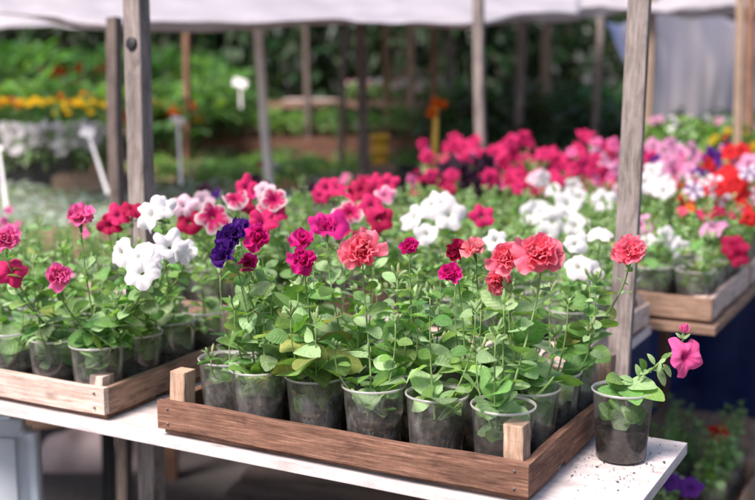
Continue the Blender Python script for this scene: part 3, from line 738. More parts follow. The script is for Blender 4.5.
post(547, 22, 546, 55, 8.6, .07, .03, 'post_tan', 'far ochre post above the tall leafy plants', up=.02)
post(187, 33, 187, 80, 6.5, .035, .03, 'post_brown', 'short tan post above the orange marigolds', up=.05)
post(741, 0, 738, 110, 4.4, .030, .03, 'post_tan', 'tan post at the right in front of the plastic curtain', up=.2)
post(752, 0, 749, 110, 4.7, .036, .03, 'post_brown', 'dark post at the right edge of the picture', up=.2)
post(652, 6, 648, 112, 4.9, .030, .03, 'post_tan', 'tan post just right of the grey weathered post', up=.1)
post(601, 18, 596, 110, 5.6, .032, .03, 'post', 'greyish post at the edge of the plastic greenhouse', up=.1)

# ------------------------------------------------------------------ canopies
def sheet(name, rows, mat, label, cat, th=.006, ns=70, wob=.012, seed=1, sub=6):
    """rows: list of polylines [(px,py,depth)...] ; skins them into one sagging cloth"""
    rnd = random.Random(seed); ph = [rnd.uniform(0, 6) for _ in range(8)]
    def samp(poly, s):
        x = s*(len(poly)-1); i = min(int(x), len(poly)-2); f = x-i; f = f*f*(3-2*f)*.4+f*.6
        return at(*poly[i]).lerp(at(*poly[i+1]), f)
    R_ = []
    for k in range(len(rows)-1):
        for q in range(sub):
            t = q/sub; R_.append([samp(rows[k], i/ns).lerp(samp(rows[k+1], i/ns), t) for i in range(ns+1)])
    R_.append([samp(rows[-1], i/ns) for i in range(ns+1)])
    vs = []
    for r, row in enumerate(R_):
        for i, p in enumerate(row):
            s = i/ns*20; k = r/(len(R_)-1)
            d = wob*(math.sin(s*.55+ph[0]+k*5)+.35*math.sin(s*1.7+ph[1]-k*7)+(.2+.9*k)*math.sin(s*4.1+ph[2]+k*11)*.5)
            vs.append(p+Vector((0, d*.5, d)))
    n = ns+1; m = len(R_)
    fs = [(r*n+i, r*n+i+1, (r+1)*n+i+1, (r+1)*n+i) for r in range(m-1) for i in range(n-1)]
    mb = MB(); mb.add(vs, fs); o = mb.build(name, M[mat]); sm = o.modifiers.new('thickness', 'SOLIDIFY'); sm.thickness = th
    tag(o, label, cat, None); return o
sheet('canopy', [
   [(-120, 14, 3.8), (0, 16, 3.75), (60, 22, 3.7), (112, 28, 3.6), (200, 30, 3.75), (280, 31, 3.8), (350, 26, 3.95), (400, 27, 4.05), (470, 26, 4.2), (520, 19, 4.5), (580, 20, 4.7)],
   [(-120, 7, 3.78), (0, 9, 3.73), (60, 15, 3.66), (112, 23, 3.56), (200, 25, 3.7), (280, 25, 3.75), (350, 21, 3.9), (400, 21, 4.0), (470, 21, 4.15), (520, 14, 4.45), (580, 15, 4.65)],
   [(-120, -10, 4.1), (0, -10, 4.05), (60, -2, 4.0), (112, 8, 3.95), (200, 8, 4.1), (280, 7, 4.1), (350, 12, 4.2), (400, 10, 4.3), (470, 7, 4.5), (520, 6, 4.7), (580, 3, 4.9)],
   [(-120, -30, 4.4), (0, -30, 4.4), (60, -22, 4.4), (112, -12, 4.4), (200, -12, 4.6), (280, -12, 4.9), (350, -12, 5.4), (400, -12, 5.5), (470, -8, 5.6), (520, 1, 5.7), (580, -4, 5.9)],
   [(-120, -60, 4.7), (0, -60, 4.7), (60, -60, 4.8), (112, -60, 5.0), (200, -60, 6), (280, -60, 8.3), (350, -60, 9.6), (400, -60, 9.8), (470, -60, 9.8), (520, -60, 9.8), (580, -60, 9.8)]],  # added rear row above the frame, carried back to shade the plants behind
   'tarp', 'sagging white cloth canopy stretched across the left and middle of the stalls', 'canopy', seed=3)
sheet('canopy', [
   [(-120, 30, 6.9), (0, 28, 6.9), (60, 26, 6.9), (110, 25, 6.9), (160, 24, 6.9)],
   [(-120, 10, 7.1), (0, 12, 7.1), (60, 12, 7.1), (110, 10, 7.1), (160, 8, 7.1)],
   [(-120, -40, 8.5), (0, -40, 8.5), (60, -40, 8.5), (110, -40, 8.5), (160, -40, 8.5)]],
   'tarp', 'greyish rear flap of cloth below the main canopy at far left', 'canopy', seed=5, ns=20)
sheet('canopy', [
   [(560, 19, 4.75), (620, 16, 4.8), (680, 15, 4.9), (740, 16, 4.95), (860, 16, 5)],
   [(560, 11, 4.7), (620, 9, 4.78), (680, 8, 4.85), (740, 9, 4.9), (860, 9, 5)],
   [(560, -2, 5.2), (620, -10, 5.0), (680, -14, 5.0), (740, -14, 5.05), (860, -14, 5.1)],
   [(560, -20, 5.1), (620, -25, 5.1), (680, -25, 5.1), (740, -25, 5.15), (860, -25, 5.2)]],
   'tarp', 'brighter white canopy at upper right over the plastic curtain', 'canopy', seed=6, ns=30)
# greenhouse film
sheet('plastic_curtain', [
   [(600, 17, 5.6), (640, 16, 5.7), (700, 16, 5.9), (760, 16, 6.1), (860, 16, 6.3)],
   [(632, 60, 5.6), (660, 60, 5.75), (710, 60, 5.9), (770, 60, 6.1), (860, 60, 6.3)],
   [(640, 160, 5.6), (665, 165, 5.75), (710, 165, 5.9), (770, 165, 6.1), (860, 165, 6.3)]],
   'film', 'hazy bluish plastic greenhouse curtain hanging at the right', 'curtain', seed=9, ns=60, wob=.05)

# ------------------------------------------------------------------ mass of petunias on the wide table (prototypes, copied)
def proto_plant(seed, hi=False, tips=7, top=.24, spread=.075, Lmax=.045, kinds=('g', 'fresh', 'pale')):
    rnd = random.Random(seed); tl = []
    for k in range(tips):
        a = k*2*PI/tips+rnd.uniform(-.4, .4); r = spread*rnd.uniform(.3, 1)
        p = Vector((r*math.cos(a), r*math.sin(a), top*rnd.uniform(.78, 1.05)))
        tl.append((p, Vector((math.cos(a)*.3, -.8, .6)).normalized(), .028))
    st, fo = grow(None, tl, seed, hi=hi, extra=2, top=top*.6, spread=spread, Lmax=Lmax, kinds=kinds, dens=.9)
    return st.mesh('stem', M['stem']), fo.mesh('foliage', M['leaf']), [p for p, _, _ in tl]
PROTO = [proto_plant(50+i) for i in range(5)]
PR_RZ = random.Random(99)
def mass_plant(loc, kinds, label, group, nfl=5, size=.058, withcup=True, dblp=0, scale=1):
    rnd = PR_RZ; st, fo, tips = rnd.choice(PROTO)
    rz = rnd.uniform(-.6, .6); t = thing('potted_petunia', label, 'potted plant', loc, rz, group); t.scale = (scale,)*3
    if withcup: link('cup', CUP, t); link('soil', SOILS[rnd.randrange(5)], t)
    link('stem', st, t); link('foliage', fo, t)
    for p in rnd.sample(tips, min(nfl, len(tips))):
        q = p+Vector((rnd.uniform(-.012, .012), rnd.uniform(-.012, .012), rnd.uniform(-.01, .015)))
        f = Vector((rnd.uniform(-1.3, 1.3), -1, rnd.uniform(-.5, 1.6))); f.rotate(Matrix.Rotation(-rz, 3, 'Z'))
        put_flower(t, q, f, rnd.choice(kinds), 1 if rnd.random() < dblp else 0, size*rnd.uniform(.7, 1.2), rnd, False)
    return t
crs = [(-1.64, 2.995, 'crate of hot pink petunias', 'p'), (-1.03, 2.995, 'crate of red petunias', 'r'), (-1.64, 3.47, 'farthest crate behind the hot pink petunias', 'pp'), (-1.03, 3.47, 'farthest crate by the aisle', 'l')]
for (u0, v0, where, code) in crs:
    for j in range(4):
        for i in range(6):
            if code == 'p' and ((i == 0 and j > 0) or (i == 1 and j < 2)): continue
            u = u0+.1*i; v = v0+.105*j; px = pix(W(u, v, 1.15))[0]
            if code in ('p', 'pp'): kd = ['rose', 'rose', 'rose', 'pink', 'crimson'] if code == 'p' else ['rose', 'pink', 'rose', 'rose']
            elif code == 'r': kd = ['rose', 'pink', 'rose'] if i < 2 else ['red', 'red', 'red', 'redstar']
            else: kd = ['rose', 'pink', 'lilac'] if i < 2 else (['lilac', 'pink'] if i == 2 else ['red', 'red', 'lilac'])
            if code == 'r' and j == 0: kd = ['red', 'redstar', 'red'] if i > 3 else ['white', 'blush']
            nm = CN[kd[0]]
            if (code == 'p' and ((i, j) in ((3, 2), (4, 0), (2, 1)))) or (code == 'pp' and (i, j) == (4, 1)): kd = ['dark']; nm = CN['dark']
            if code == 'l' and (i+j*2) % 7 == 3: kd = ['purple', 'lilac']; nm = 'violet'
            mass_plant(W(u, v, zc), kd, f'{nm} petunia, {ORD[j]} row, {ORD[i]} from left, {where}', f'cups of petunias in the {where}', PR_RZ.choice((1, 2, 3, 4, 5, 6)) if kd != ['dark'] else 3, .053 if kd != ['dark'] else .075, scale=(1.0 if code in 'pr' else 1.12)*PR_RZ.uniform(.84, 1.10))
crate(-2.46, -1.84, 1.93, 2.38, T+.0015, 'wooden crate of leafy green petunias in the second row at the left edge', mats=('crate_mid', 'crate_mid', 'crate_pale'), post_h=.075)
for j in range(4):
    for i in range(6):
        mass_plant(W(-2.40+.1*i, 1.985+.1*j, zc), ['pink', 'rose', 'blush'], f'leafy petunia, {ORD[j]} row, {ORD[i]} from left, second row crate at the left edge', 'cups of petunias in the second row crate at the left edge', 1 if (i+j) % 3 == 0 else 0, .05, scale=.62)
p = at(668, 490, 2.6); mass_plant(Vector((p.x, p.y, .262)), ['white', 'purple', 'lilac'], 'white and violet petunia on the low shelf just behind the white table corner', None, 5, .05)
# blackish purple low ones at the left end of the wide table
for k, (u, v) in enumerate([(-1.93, 2.6), (-1.78, 2.6), (-1.93, 2.85), (-1.78, 2.85)]):
    mass_plant(W(u, v, T+.001), ['purple', 'dark'], f'low dark purple petunia, {("left", "right")[k % 2]} of the {("front", "rear")[k//2]} pair, wide table left end', 'dark petunias at the left end of the wide table', 4, .05, scale=.85)

# ------------------------------------------------------------------ lower shelf at right
def low_shelf():
    c = W(-.62, 3.0, 0)
    t = thing('low_shelf', 'low plank shelf under the wide table by the aisle', 'shelf', c, ROT)
    board('plank', (.62, 1.5, .02), M['crate_mid'], (0, 0, .25), (0, 0, 0), t)
    for sx in (-.25, .25):
        for sy in (-.6, .6): board('leg', (.05, .05, .239), M['post_brown'], (sx, sy, .1195), (0, 0, 0), t)
low_shelf()
crate(-.98, -.45, 2.72, 3.15, .262, 'shadowed wooden crate on the low shelf, at lower right', mats=('crate_mid', 'crate_mid', 'crate_mid'), post_h=.07)
for j in range(3):
    for i in range(4):
        kd = ['red'] if (i, j) == (3, 1) else (['star'] if (i, j) == (1, 0) else ['white'])
        mass_plant(W(-.90+.125*i, 2.80+.125*j, .272), kd, f'shaded petunia on the low shelf, {ORD[j]} row, {ORD[i]} cup from the left', 'petunias on the low shelf', 1 if (i, j) in ((3, 1), (1, 0)) else 0, .05)
mbb = MB()
def cloth(U0, U1, V0, V1, z0, z1, name, mat, label, cat, seed=1):
    rnd = random.Random(seed); mb = MB(); n = 40; m = 12; vs = []
    for j in range(m+1):
        for i in range(n+1):
            s = i/n; t = j/m; w = .018*math.sin(s*22+seed)*(.3+t)+.01*math.sin(s*47+t*3)
            p = W(U0+(U1-U0)*s, V0+(V1-V0)*s, z1+(z0-z1)*t); d = W((V1-V0), -(U1-U0), 0); d.normalize()
            vs.append(p+d*w)
    mb.add(vs, [(j*(n+1)+i, j*(n+1)+i+1, (j+1)*(n+1)+i+1, (j+1)*(n+1)+i) for j in range(m) for i in range(n)])
    o = mb.build(name, M[mat]); s = o.modifiers.new('thickness', 'SOLIDIFY'); s.thickness = .003; tag(o, label, cat); return o
cloth(-.9, -.9, 3.1, 4.2, .27, .80, 'blue_tarp', 'blue', 'dark blue tarpaulin hanging under the wide table at right', 'tarpaulin', 4)
cloth(-2.0, -.46, 3.98, 3.98, .05, .84, 'blue_tarp', 'blue', 'dark blue tarpaulin closing the far side of the wide table', 'tarpaulin', 7)

# ------------------------------------------------------------------ far left bench with silvery seedlings
def seedling_mesh(seed, kind, L=.035, n=14, rad=.02, hgt=.05):
    rnd = random.Random(seed); mb = MB()
    for k in range(n):
        a = k*2.4; r = rnd.uniform(0, rad); p = Vector((r*math.cos(a), r*math.sin(a), hgt*rnd.uniform(.1, 1)))
        up = rnd.uniform(.1, 1.0); l = L*rnd.uniform(.6, 1.1)
        leaf(mb, p, Vector((math.cos(a), math.sin(a), up)), Vector((-math.cos(a)*up, -math.sin(a)*up, 1)), l, l*.55, rnd.uniform(.2, 1), .2, leafcol(rnd, kind), 3, 2, rnd)
    mb.tube([Vector((0, 0, 0)), Vector((0, 0, hgt*.8))], .002, 5, (.1, .2, .05)); return mb.mesh('seedling', M['leaf'])
SILV = [seedling_mesh(i, 'silver', .042, 16, .03, .05) for i in range(4)]
GRN = [seedling_mesh(20+i, 'fresh', .05, 20, .035, .09) for i in range(4)]
DGRN = [seedling_mesh(30+i, 'far', .05, 20, .035, .08) for i in range(4)]
def bench(x0, x1, y0, y1, z, label, mat='crate_mid', name='seedling_bench', rot=0, edge=.06):
    t = thing(name, label, 'bench', ((x0+x1)/2, (y0+y1)/2, 0), rot)
    a, b = x1-x0, y1-y0
    board('bench_top', (a, b, .02), M[mat], (0, 0, z-.01), (0, 0, 0), t, .002, .002, 10)
    board('front_board', (a, .018, edge), M[mat], (0, -b/2-.0095, z+.01-edge/2+.03), (0, 0, 0), t, .002, .003, 10)
    for sx in (-1, 1):
        for sy in (-1, 1): board('leg', (.05, .05, z-.022), M['post_brown'], (sx*(a/2-.1), sy*(b/2-.1), (z-.024)/2), (0, 0, 0), t)
    return t
bench(-2.3, -.62, 3.62, 5.0, T, 'wooden bench of silvery seedlings at the left', edge=.11)
bench(-.60, .55, 4.4, 5.0, T-.02, 'short pale wooden bench carrying the black tray and the yellow pots', mat='crate_pale', edge=.08)
rs = random.Random(5); cnt = 0
for j in range(13):
    for i in range(18):
        x = -2.22+.092*i; y = 3.70+.10*j
        px = pix(Vector((x, y, .9)))[0]
        if px < -25 or px > 250: continue
        o = link('silvery_seedling', rs.choice(SILV)); o.location = (x+rs.uniform(-.02, .02), y+rs.uniform(-.02, .02), T+.0005); o.rotation_euler[2] = rs.uniform(0, 6); s = rs.uniform(.9, 1.3); o.scale = (s,)*3
        tag(o, 'small silvery green seedling in the dense rows on the left bench', 'seedling', 'silvery seedlings on the left bench'); cnt += 1
for j in range(6):
    for i in range(6):
        x = -.56+.095*i; y = 4.46+.09*j
        if rs.random() < .35: continue
        o = link('silvery_seedling', rs.choice(SILV)); o.location = (x, y, T-.0195); o.rotation_euler[2] = rs.uniform(0, 6)
        tag(o, 'pale seedling on the short planked bench beside the black tray', 'seedling', 'pale seedlings on the short bench')

def tub(name, a, b, h, mat, loc, label, cat, rz=0, wall=.008, group=None, slots=True):
    """open plastic crate with slotted walls"""
    t = thing(name, label, cat, loc, rz, group)
    n = 4
    for k, (sx, sy, w, d) in enumerate([(0, -1, a, wall), (0, 1, a, wall), (-1, 0, wall, b-2*wall-.002), (1, 0, wall, b-2*wall-.002)]):
        for q in range(n):
            hh = h/n*.72; z = h/n*(q+.5)
            board('side_slat', (w, d, hh), M[mat], (sx*(a/2-wall/2), sy*(b/2-wall/2), z), (0, 0, 0), t, .001, 0, 2)
    for sx in (-1, 1):
        for sy in (-1, 1): board('corner_post', (.02, .02, h), M[mat], (sx*(a/2-.019), sy*(b/2-.019), h/2), (0, 0, 0), t, .001, 0, 2)
    board('base', (a-.02, b-.02, .006), M[mat], (0, 0, .004), (0, 0, 0), t, .001, 0, 2)
    return t
p = at(20, 188, 5.0); tub('plastic_crate', .50, .36, .20, 'black', (p.x-.02, p.y+.18, T+.002), 'black plastic crate below the row of white flowers at far left', 'crate')
p = at(92, 188, 5.2); 
bench(-2.9, -.95, 5.05, 6.2, T-.0, 'dark bench holding marigolds and white flowers at far left')
crate(0, .30, 0, .22, 0, 'small light wooden box beside the black plastic crate', mats=('post_tan', 'post_tan', 'post_tan'), bh=.09, post_h=.10, group=None)
bx = [o for o in COL.objects if o.get('label', '').startswith('small light wooden box')][0]; bx.location = (at(92, 182, 4.85).x, 4.84, T+.002); bx.rotation_euler[2] = .1

# bushy flowering plants (marigolds etc.)
def bush_mesh(seed, kind, r=.10, h=.2, n=110, L=.05):
    rnd = random.Random(seed); mb = MB()
    for k in range(n):
        a = rnd.uniform(0, 6.28); e = rnd.uniform(-.1, 1.5); q = rnd.uniform(.45, 1)**.5
        p = Vector((r*q*math.cos(e)*math.cos(a), r*q*math.cos(e)*math.sin(a), h*.45+h*.5*q*math.sin(e)*rnd.uniform(.8, 1.15)))
        d = Vector((math.cos(a), math.sin(a), rnd.uniform(-.2, 1))); l = L*rnd.uniform(.6, 1.2)
        leaf(mb, p, d, Vector((-.3*math.cos(a), -.3*math.sin(a), 1)), l, l*rnd.uniform(.4, .6), rnd.uniform(.2, 1.2), .2, leafcol(rnd, kind), 3, 2, rnd)
    return mb.mesh('foliage', M['leaf'])
def stalk_mesh(h=.12, r=.004):
    mb = MB()
    for k in range(5):
        a = k*1.3; mb.tube([Vector((0, 0, 0)), Vector((.01*math.cos(a), .01*math.sin(a), h*.5)), Vector((.04*math.cos(a), .04*math.sin(a), h))], r, 5)
    return mb.mesh('stem', M['stem'])
STK = stalk_mesh()
BUSH = {k: [bush_mesh(60+i+hash_s(k) % 17, k) for i in range(3)] for k in ('g', 'far', 'fresh', 'dark', 'pale')}
rb = random.Random(77)
def bush(name, loc, kind, label, cat, group, s=1.0, sz=1.0, fl=(), nfl=0, fsize=.05, dbl=1, scz=1.0):
    t = thing(name, label, cat, loc, rb.uniform(0, 6), group); t.scale = (s, s, s*scz)
    link('foliage', rb.choice(BUSH[kind]), t); link('stem', STK, t)
    for k in range(nfl):
        a = rb.uniform(0, 6.28); e = rb.uniform(.3, 1.4)
        p = Vector((.11*math.cos(e)*math.cos(a), .11*math.cos(e)*math.sin(a), .09+.11*math.sin(e)))
        f = Vector((math.cos(a)*.5, math.sin(a)*.5, 1)); put_flower(t, p, f, rb.choice(fl), dbl, fsize/s*rb.uniform(.8, 1.2), rb, False)
    return t
# white flowers in front of / over the black crate
for k in range(9):
    p = at(-8+k*13.5, 148, 5.0+.05*(k % 3))
    bush('white_flower_plant', (p.x, p.y, T+.012), 'pale', 'white flowering plant in the row above the black plastic crate at far left', 'flower', 'white flowers at far left', .8, fl=['white'], nfl=22, fsize=.05, dbl=0, scz=1.8)
for k in range(11):
    p = at(-15+k*11+rb.uniform(-4, 4), 126, 5.75+rb.uniform(-.12, .12)); bush('marigold', (p.x, p.y, T+.222), 'far', 'yellow marigold in the row behind the white flowers at far left', 'flower', 'yellow marigolds at far left', .8, fl=['yellow', 'yellow', 'yellow', 'yellow', 'orange'], nfl=rb.choice((2, 4, 6, 9)), fsize=.05)
bench(-2.9, -1.3, 5.52, 5.98, T+.22, 'raised narrow shelf of yellow marigolds at far left')
for k in range(6):
    p = at(138+k*10, 112, 6.6); bush('marigold', (p.x, p.y, .842), 'far', 'orange and yellow marigold right of the thick grey post', 'flower', 'orange marigolds right of the thick post', .8, fl=['yellow', 'orange'], nfl=10, fsize=.055, scz=2.0)
for k in range(7):
    p = at(40+k*11, 82+(k % 3)*3, 7.6+.1*(k % 2)); bush('red_flower_plant', (p.x, p.y, .842), 'g', 'orange red flowering plant in the middle of the green rows at far left', 'flower', 'orange red flowers at far left', 1.0, fl=['orange', 'coral', 'orange'], nfl=4, fsize=.075, scz=2.5)
for k in range(6):
    p = at(62+k*12, 105+(k % 3)*5, 6.9); bush('marigold', (p.x, p.y, .842), 'g', 'orange marigold in the green rows behind the thick grey post', 'flower', 'orange marigolds among the green rows', .9, fl=['orange', 'yellow'], nfl=6, fsize=.06, scz=2.1)
# benches that carry the rows further back
bench(-3.4, -1.0, 6.4, 9.8, .84, 'broad bench of green plants at far left, behind the marigolds')
bench(-1.5, .35, 6.1, 7.6, .72, 'brown bench with green seedlings in the middle distance', mat='crate', edge=.2)
bench(-2.1, .35, 8.0, 10.2, .86, 'farther bench of bushy green seedlings under the canopy', mat='crate', edge=.16)
bench(.5, 3.0, 5.6, 8.5, .62, 'low dark bench under the tall leafy plants', mat='crate', edge=.08)
def rowbush(x0, x1, y0, y1, z, dx, dy, kind, label, name, group, s=1.0, jit=.03, scz=1, **kw):
    y = y0
    while y <= y1:
        x = x0
        while x <= x1:
            pp = pix(Vector((x, y, z+.1)))
            if -30 < pp[0] < 790:
                bush(name, (x+rb.uniform(-jit, jit), y+rb.uniform(-jit, jit), z), rb.choice(kind), label, 'plant', group, s*rb.uniform(.85, 1.2), scz=scz, **kw)
            x += dx
        y += dy
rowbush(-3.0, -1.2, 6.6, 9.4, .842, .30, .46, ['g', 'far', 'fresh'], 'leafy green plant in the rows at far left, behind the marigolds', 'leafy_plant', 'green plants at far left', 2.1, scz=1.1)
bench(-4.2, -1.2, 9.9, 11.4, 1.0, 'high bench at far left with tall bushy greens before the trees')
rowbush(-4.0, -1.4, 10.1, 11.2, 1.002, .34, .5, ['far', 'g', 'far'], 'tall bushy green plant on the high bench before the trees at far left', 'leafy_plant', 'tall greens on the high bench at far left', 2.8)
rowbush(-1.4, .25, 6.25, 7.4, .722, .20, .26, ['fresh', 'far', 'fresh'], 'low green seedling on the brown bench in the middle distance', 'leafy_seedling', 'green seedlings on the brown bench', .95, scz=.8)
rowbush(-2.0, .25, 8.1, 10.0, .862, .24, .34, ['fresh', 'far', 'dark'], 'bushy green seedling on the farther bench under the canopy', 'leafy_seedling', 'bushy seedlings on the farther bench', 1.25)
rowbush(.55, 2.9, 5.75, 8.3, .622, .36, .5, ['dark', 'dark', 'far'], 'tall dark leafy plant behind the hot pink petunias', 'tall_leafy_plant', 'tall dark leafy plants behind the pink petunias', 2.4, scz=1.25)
# far pale flowers
xl, xr = at(268, 90, 8.9).x, at(460, 90, 8.9).x
bench(xl, xr, 8.85, 9.6, 1.10, 'raised shelf of pale flowers at the back of the farther bench', mat='crate_mid')
for k in range(14):
    p = at(352+k*7.5, 90, 9.1+.12*(k % 3)); bush('pale_flower_plant', (p.x, p.y, 1.102), rb.choice(['pale', 'g']), 'pale pink flowering plant in the far row under the canopy', 'flower', 'pale pink flowers in the far row', .9, fl=['blush', 'white', 'redstar'], nfl=4, fsize=.06)
# greenery right, in front of the plastic curtain
for k in range(10):
    p = at(655+k*12, 118+(k % 2)*5, 4.75); bush('leafy_plant', (p.x, p.y, .862), rb.choice(['fresh', 'pale', 'g']), 'light green plant standing before the plastic curtain', 'plant', 'light green plants before the plastic curtain', 1.0, fl=['lilac', 'white'], nfl=2, fsize=.05, dbl=0, scz=1.7)
for k in range(5):
    p = at(716+k*11, 108, 4.5); bush('marigold', (p.x, p.y, .862), 'g', 'yellow orange marigold before the plastic curtain at right', 'flower', 'marigolds before the plastic curtain', .75, fl=['yellow', 'yellow', 'orange'], nfl=4, fsize=.035, scz=1.9)
bench(1.0, 2.6, 4.25, 5.3, .86, 'bench of mixed plants in front of the plastic curtain', edge=.05)

# leafy greens around black tray
p = at(343, 190, 4.35); tub('plastic_crate', .30, .40, .10, 'black', (p.x, 4.66, T-.018), 'black plastic tray of pale seedlings beside the dark upright post', 'tray')
for i in range(4):
    for j in range(3):
        o = link('pale_seedling', SILV[(i+j) % 4]); o.location = (p.x-.1+.065*i, 4.5+.12*j, T+.055); o.scale = (1.2,)*3
        tag(o, 'pale green seedling rising from the black plastic tray', 'seedling', 'pale seedlings in the black tray')
tub('plastic_crate', .42, .40, .16, 'black', (.30, 4.68, T-.018), 'lower black plastic crate right of the dark upright post', 'crate')
for k in range(8):
    p = at(285+k*14, 205, 3.9); 
for k, (px, py, d) in enumerate([(170, 172, 5.3), (185, 165, 5.5), (200, 172, 5.3), (215, 166, 5.6), (230, 175, 5.2), (246, 168, 5.5), (285, 172, 5.2), (300, 165, 5.5), (330, 178, 5.0), (158, 160, 5.8)]):
    p = at(px, py, d); bush('leafy_plant', (p.x, p.y, p.z-.16), rb.choice(['g', 'fresh']), 'mid green plant in the loose row behind the silvery seedlings', 'plant', 'mid green plants behind the silvery seedlings', 1.0, fl=['white', 'rose'], nfl=1 if k in (6, 5) else 0, fsize=.09)
bench(-1.0, .15, 5.1, 5.95, .70, 'low bench with a loose row of mid green plants')
# price stakes with white cards
def stake(x0, y0, x1, y1, d, label, cardw=.05, cardh=.035, w=.012, card=True):
    a = at(x0, y0, d); b = at(x1, y1, d); t = thing('price_stake', label, 'price tag', b, 0, 'white price stakes')
    dr = a-b; c = dr/2; o = board('stick', (w, .004, dr.length), M['tag'], c, (0, 0, 0), t, .001, 0, 3)
    o.rotation_mode = 'QUATERNION'; o.rotation_quaternion = Vector((0, 0, 1)).rotation_difference(dr.normalized())
    if card:
        o = board('card', (cardw, .002, cardh), M['tag'], dr+Vector((0, -.005, 0)), (-.5, .3, 0), t, .0005, .0, 3)
stake(-2, 148, 9, 225, 3.9, 'leaning white stake at the left edge among silvery seedlings', .03, .02)
stake(88, 132, 108, 194, 4.1, 'white stake leaning right, below the marigolds', .05, .04)
stake(178, 120, 181, 185, 4.6, 'straight white stake right of the thick post', .055, .03)
stake(240, 83, 241, 108, 6.4, 'small white stake with a card among the green seedlings', .08, .05)
# yellow pots, marker of orange flowers
mb = MB(); mb.lathe([(.001, 0), (.028, 0), (.035, .045), (.037, .045), (.037, .055), (.034, .055), (.03, .01)], 20)
ym = mb.mesh('pot', M['yellow'])
for k, (x, y) in enumerate([(378, 152), (382, 140)]):
    o = link('yellow_pot', ym); o.location = (at(380, y, 4.9).x, 4.86, T-.018+.1625+.064*k); o.scale = (1.15,)*3; tag(o, ['lower yellow pot right of the dark upright post', 'upper yellow pot stacked behind the other yellow pot'][k], 'pot')
p = at(380, 160, 4.9); bo_ = board('wooden_box', (.14, .13, .16), M['crate_mid'], (p.x-.005, 4.86, T-.018+.081), (0, 0, 0), None, .003, .001, 4); tag(bo_, 'small wooden box standing under the two yellow pots', 'box')
p = at(435, 140, 4.6)
t = thing('orange_flower_plant', 'orange flowers on a tall yellow stalk, left of the slim grey post', 'flower', p, 0)
mb = MB(); mb.tube([Vector((0, 0, -.28)), Vector((0, 0, 0)), Vector((.004, 0, .13))], [.012, .012, .008], 6); mb.build('stalk', M['yellow'], t)
for q in ((0, 0, .15), (.03, 0, .14), (-.01, 0, .11)): put_flower(t, Vector(q), Vector((0, -1, .4)), 'orange', 1, .05, rb, False)
# pink cloth over far crates and red cloth hanging
def mound(name, loc, a, b, h, mat, label, cat):
    mb = MB(); n = 20; m = 12; vs = []
    for j in range(m+1):
        for i in range(n+1):
            s = i/n*2-1; t_ = j/m*2-1
            z = h*(1-abs(s)**4)*(1-abs(t_)**4)*(.85+.12*math.sin(s*5+t_*3)+.06*math.sin(s*13))
            vs.append((s*a/2, t_*b/2, z))
    mb.add(vs, [(j*(n+1)+i, j*(n+1)+i+1, (j+1)*(n+1)+i+1, (j+1)*(n+1)+i) for j in range(m) for i in range(n)])
    o = mb.build(name, M[mat]); o.location = loc; s = o.modifiers.new('thickness', 'SOLIDIFY'); s.thickness = .004; return tag(o, label, cat)
p = at(300, 90, 8.4)
for k in range(2):
    board_ = board('loose_board', (.42, .2, .02), M['pinkcloth'], (p.x+.06*k, 9.05-.02*k, 1.112+.026*k), (0, 0, .3-.7*k), None, .001, .001, 3); tag(board_, ['pale board lying flat on the far seedling bench', 'pale board leaning over another on the far seedling bench'][k], 'board')
# ------------------------------------------------------------------ lower left: white plastic box, stool leg, pallet
def box_white():
    a = at(28, 423, 2.2); x1 = a.x; zt = a.z
    t = thing('plastic_box', 'slim pale bluish white plastic box standing in the lower left corner', 'box', (x1-.20, a.y+.05, 0), -.1)
    bm = bmesh.new(); bmesh.ops.create_cube(bm, size=1)
    for v in bm.verts: v.co = Vector((v.co.x*.42, v.co.y*.09, (v.co.z+.5)*zt))
    bmesh.ops.bevel(bm, geom=[e for e in bm.edges], offset=.03, segments=5, affect='EDGES')
    me = bpy.data.meshes.new('body'); bm.to_mesh(me); bm.free(); me.materials.append(M['whitep']); me.polygons.foreach_set('use_smooth', [True]*len(me.polygons))
    link('body', me, t)
    board('lid', (.34, .03, .006), M['whitep'], (-.01, 0, zt+.0035), (0, 0, 0), t, .002, 0, 3)
box_white()
def stool():
    p = onz(62, 470, 0.0); b = at(62, 432, 3.3)
    t = thing('folding_stool', 'dark folding stool standing on the asphalt under the left table', 'stool', (b.x, b.y, 0), .3)
    for sx, sy in ((-.13, -.13), (.13, -.13), (-.13, .13), (.13, .13)): board('leg', (.028, .028, .42), M['black'], (sx, sy, .21), (0, 0, 0), t)
    board('seat', (.34, .34, .02), M['crate_mid'], (0, 0, .432), (0, 0, 0), t)
stool()
def pallet(cx, cy, rz, label):
    t = thing('wooden_pallet', label, 'pallet', (cx, cy, 0), rz, 'wooden pallets on the ground')
    for k in range(7): board('deck_board', (1.1, .10, .018), M['post_dark'], (0, -.42+.14*k, .11), (0, 0, 0), t)
    for k in (-1, 0, 1): board('bearer', (.08, .95, .09), M['post_brown'], (k*.48, 0, .0555), (0, 0, 0), t)
pp = onz(430, 500, .12); pallet(pp.x-.05, pp.y+.15, ROT+.3, 'weathered wooden pallet on the ground under the foreground crate')
# pale cloth bundle under the left table
p = onz(92, 432, .1); mound('cloth', (p.x, p.y, 0), .4, .3, .14, 'pinkcloth', 'pale cloth bundle on the ground beneath the left table', 'cloth')

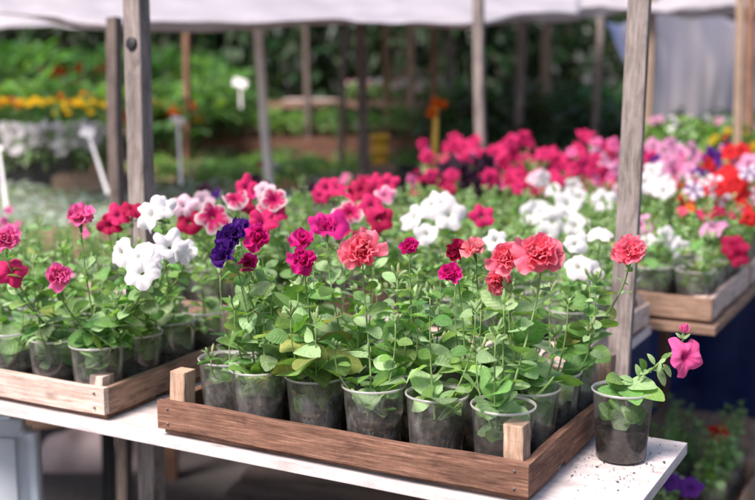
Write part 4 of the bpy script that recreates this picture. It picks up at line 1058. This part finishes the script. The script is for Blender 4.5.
# ------------------------------------------------------------------ trees behind everything
def crown_mesh(seed, kind):
    rnd = random.Random(seed); mb = MB()
    lobes = [(Vector((rnd.uniform(-1, 1), rnd.uniform(-.8, .8), rnd.uniform(-1.1, 1.2))), rnd.uniform(.5, .9)) for _ in range(11)]
    for c, r in lobes:
        for k in range(260):
            v = Vector((rnd.gauss(0, 1), rnd.gauss(0, 1), rnd.gauss(0, 1))).normalized()*r*rnd.uniform(.6, 1.05)
            l = rnd.uniform(.10, .18)
            leaf(mb, c+v, v+Vector((0, 0, -.2)), Vector((rnd.uniform(-.5, .5), rnd.uniform(-.5, .5), 1)), l, l*.55, .6, .2, leafcol(rnd, kind), 2, 2, rnd)
    return mb.mesh('crown', M['leaf'])
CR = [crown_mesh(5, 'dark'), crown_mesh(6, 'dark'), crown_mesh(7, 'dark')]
mb = MB(); mb.tube([Vector((0, 0, 0)), Vector((.03, 0, .8)), Vector((-.02, .03, 1.6)), Vector((.05, 0, 2.6))], [.14, .11, .09, .04], 10)
for k in range(5):
    a = k*1.3; mb.tube([Vector((0, 0, 1.0+.25*k)), Vector((.4*math.cos(a), .4*math.sin(a), 1.5+.25*k)), Vector((.9*math.cos(a), .9*math.sin(a), 1.8+.28*k))], [.05, .035, .015], 6)
TRK = mb.mesh('trunk', M['bark'])
for k in range(13):
    x = -6+k*1.05; y = 12.6+(k % 3)*.9+(k % 2)*.4
    t = thing('tree', ['dark leafy tree with drooping crown in the line behind the stalls', 'dark leafy tree of the front rank in the line behind the stalls'][k % 2], 'tree', (x, y, 0), k*1.1, ['dark trees behind the stalls', 'front rank of trees behind the stalls'][k % 2])
    link('trunk', TRK, t); c = link('crown', CR[k % 3 if k % 2 == 0 else 1], t); c.location = (0, 0, 1.75); s = 1.0+.2*(k % 3); c.scale = (s, s, s*1.1)

# ------------------------------------------------------------------ light, sky, camera
world = bpy.data.worlds.new('World'); scn.world = world; world.use_nodes = True
nt = world.node_tree; nt.nodes.clear()
out = nt.nodes.new('ShaderNodeOutputWorld'); bg = nt.nodes.new('ShaderNodeBackground'); sky = nt.nodes.new('ShaderNodeTexSky')
sky.sky_type = 'NISHITA'; sky.sun_disc = False
SUN_EL, SUN_AZ = R(52), R(226)      # azimuth measured clockwise from +Y; light comes from behind-left of the camera
sky.sun_elevation = SUN_EL; sky.sun_rotation = SUN_AZ; sky.air_density = 1.0; sky.dust_density = 3.0; sky.ozone_density = 1.0
bg.inputs[1].default_value = .10
nt.links.new(sky.outputs[0], bg.inputs[0]); nt.links.new(bg.outputs[0], out.inputs[0])
sd = bpy.data.lights.new('Sun', 'SUN'); sd.energy = 3.2; sd.angle = R(20); sd.color = (1.0, .90, .85)
so = bpy.data.objects.new('Sun', sd); COL.objects.link(so)
dv = Vector((math.sin(SUN_AZ)*math.cos(SUN_EL), math.cos(SUN_AZ)*math.cos(SUN_EL), math.sin(SUN_EL)))
so.rotation_mode = 'QUATERNION'; so.rotation_quaternion = dv.to_track_quat('Z', 'Y')
cd = bpy.data.cameras.new('Camera'); cam = bpy.data.objects.new('Camera', cd); COL.objects.link(cam); scn.camera = cam
cd.sensor_width = 36; cd.lens = F/755*36; cd.clip_end = 300; cd.clip_start = .05
cam.location = (0, 0, H); cam.rotation_euler = (PI/2-TH, 0, 0)
cd.dof.use_dof = True; cd.dof.focus_distance = 1.60; cd.dof.aperture_fstop = 3.0
scn.view_settings.view_transform = 'Standard'; scn.view_settings.look = 'None'
scn.view_settings.exposure = 1.2; scn.view_settings.gamma = 1.0
scn.render.engine = 'CYCLES'
scn.cycles.transparent_max_bounces = 24; scn.cycles.max_bounces = 8
print('objects', len(COL.objects), 'seedlings', cnt)
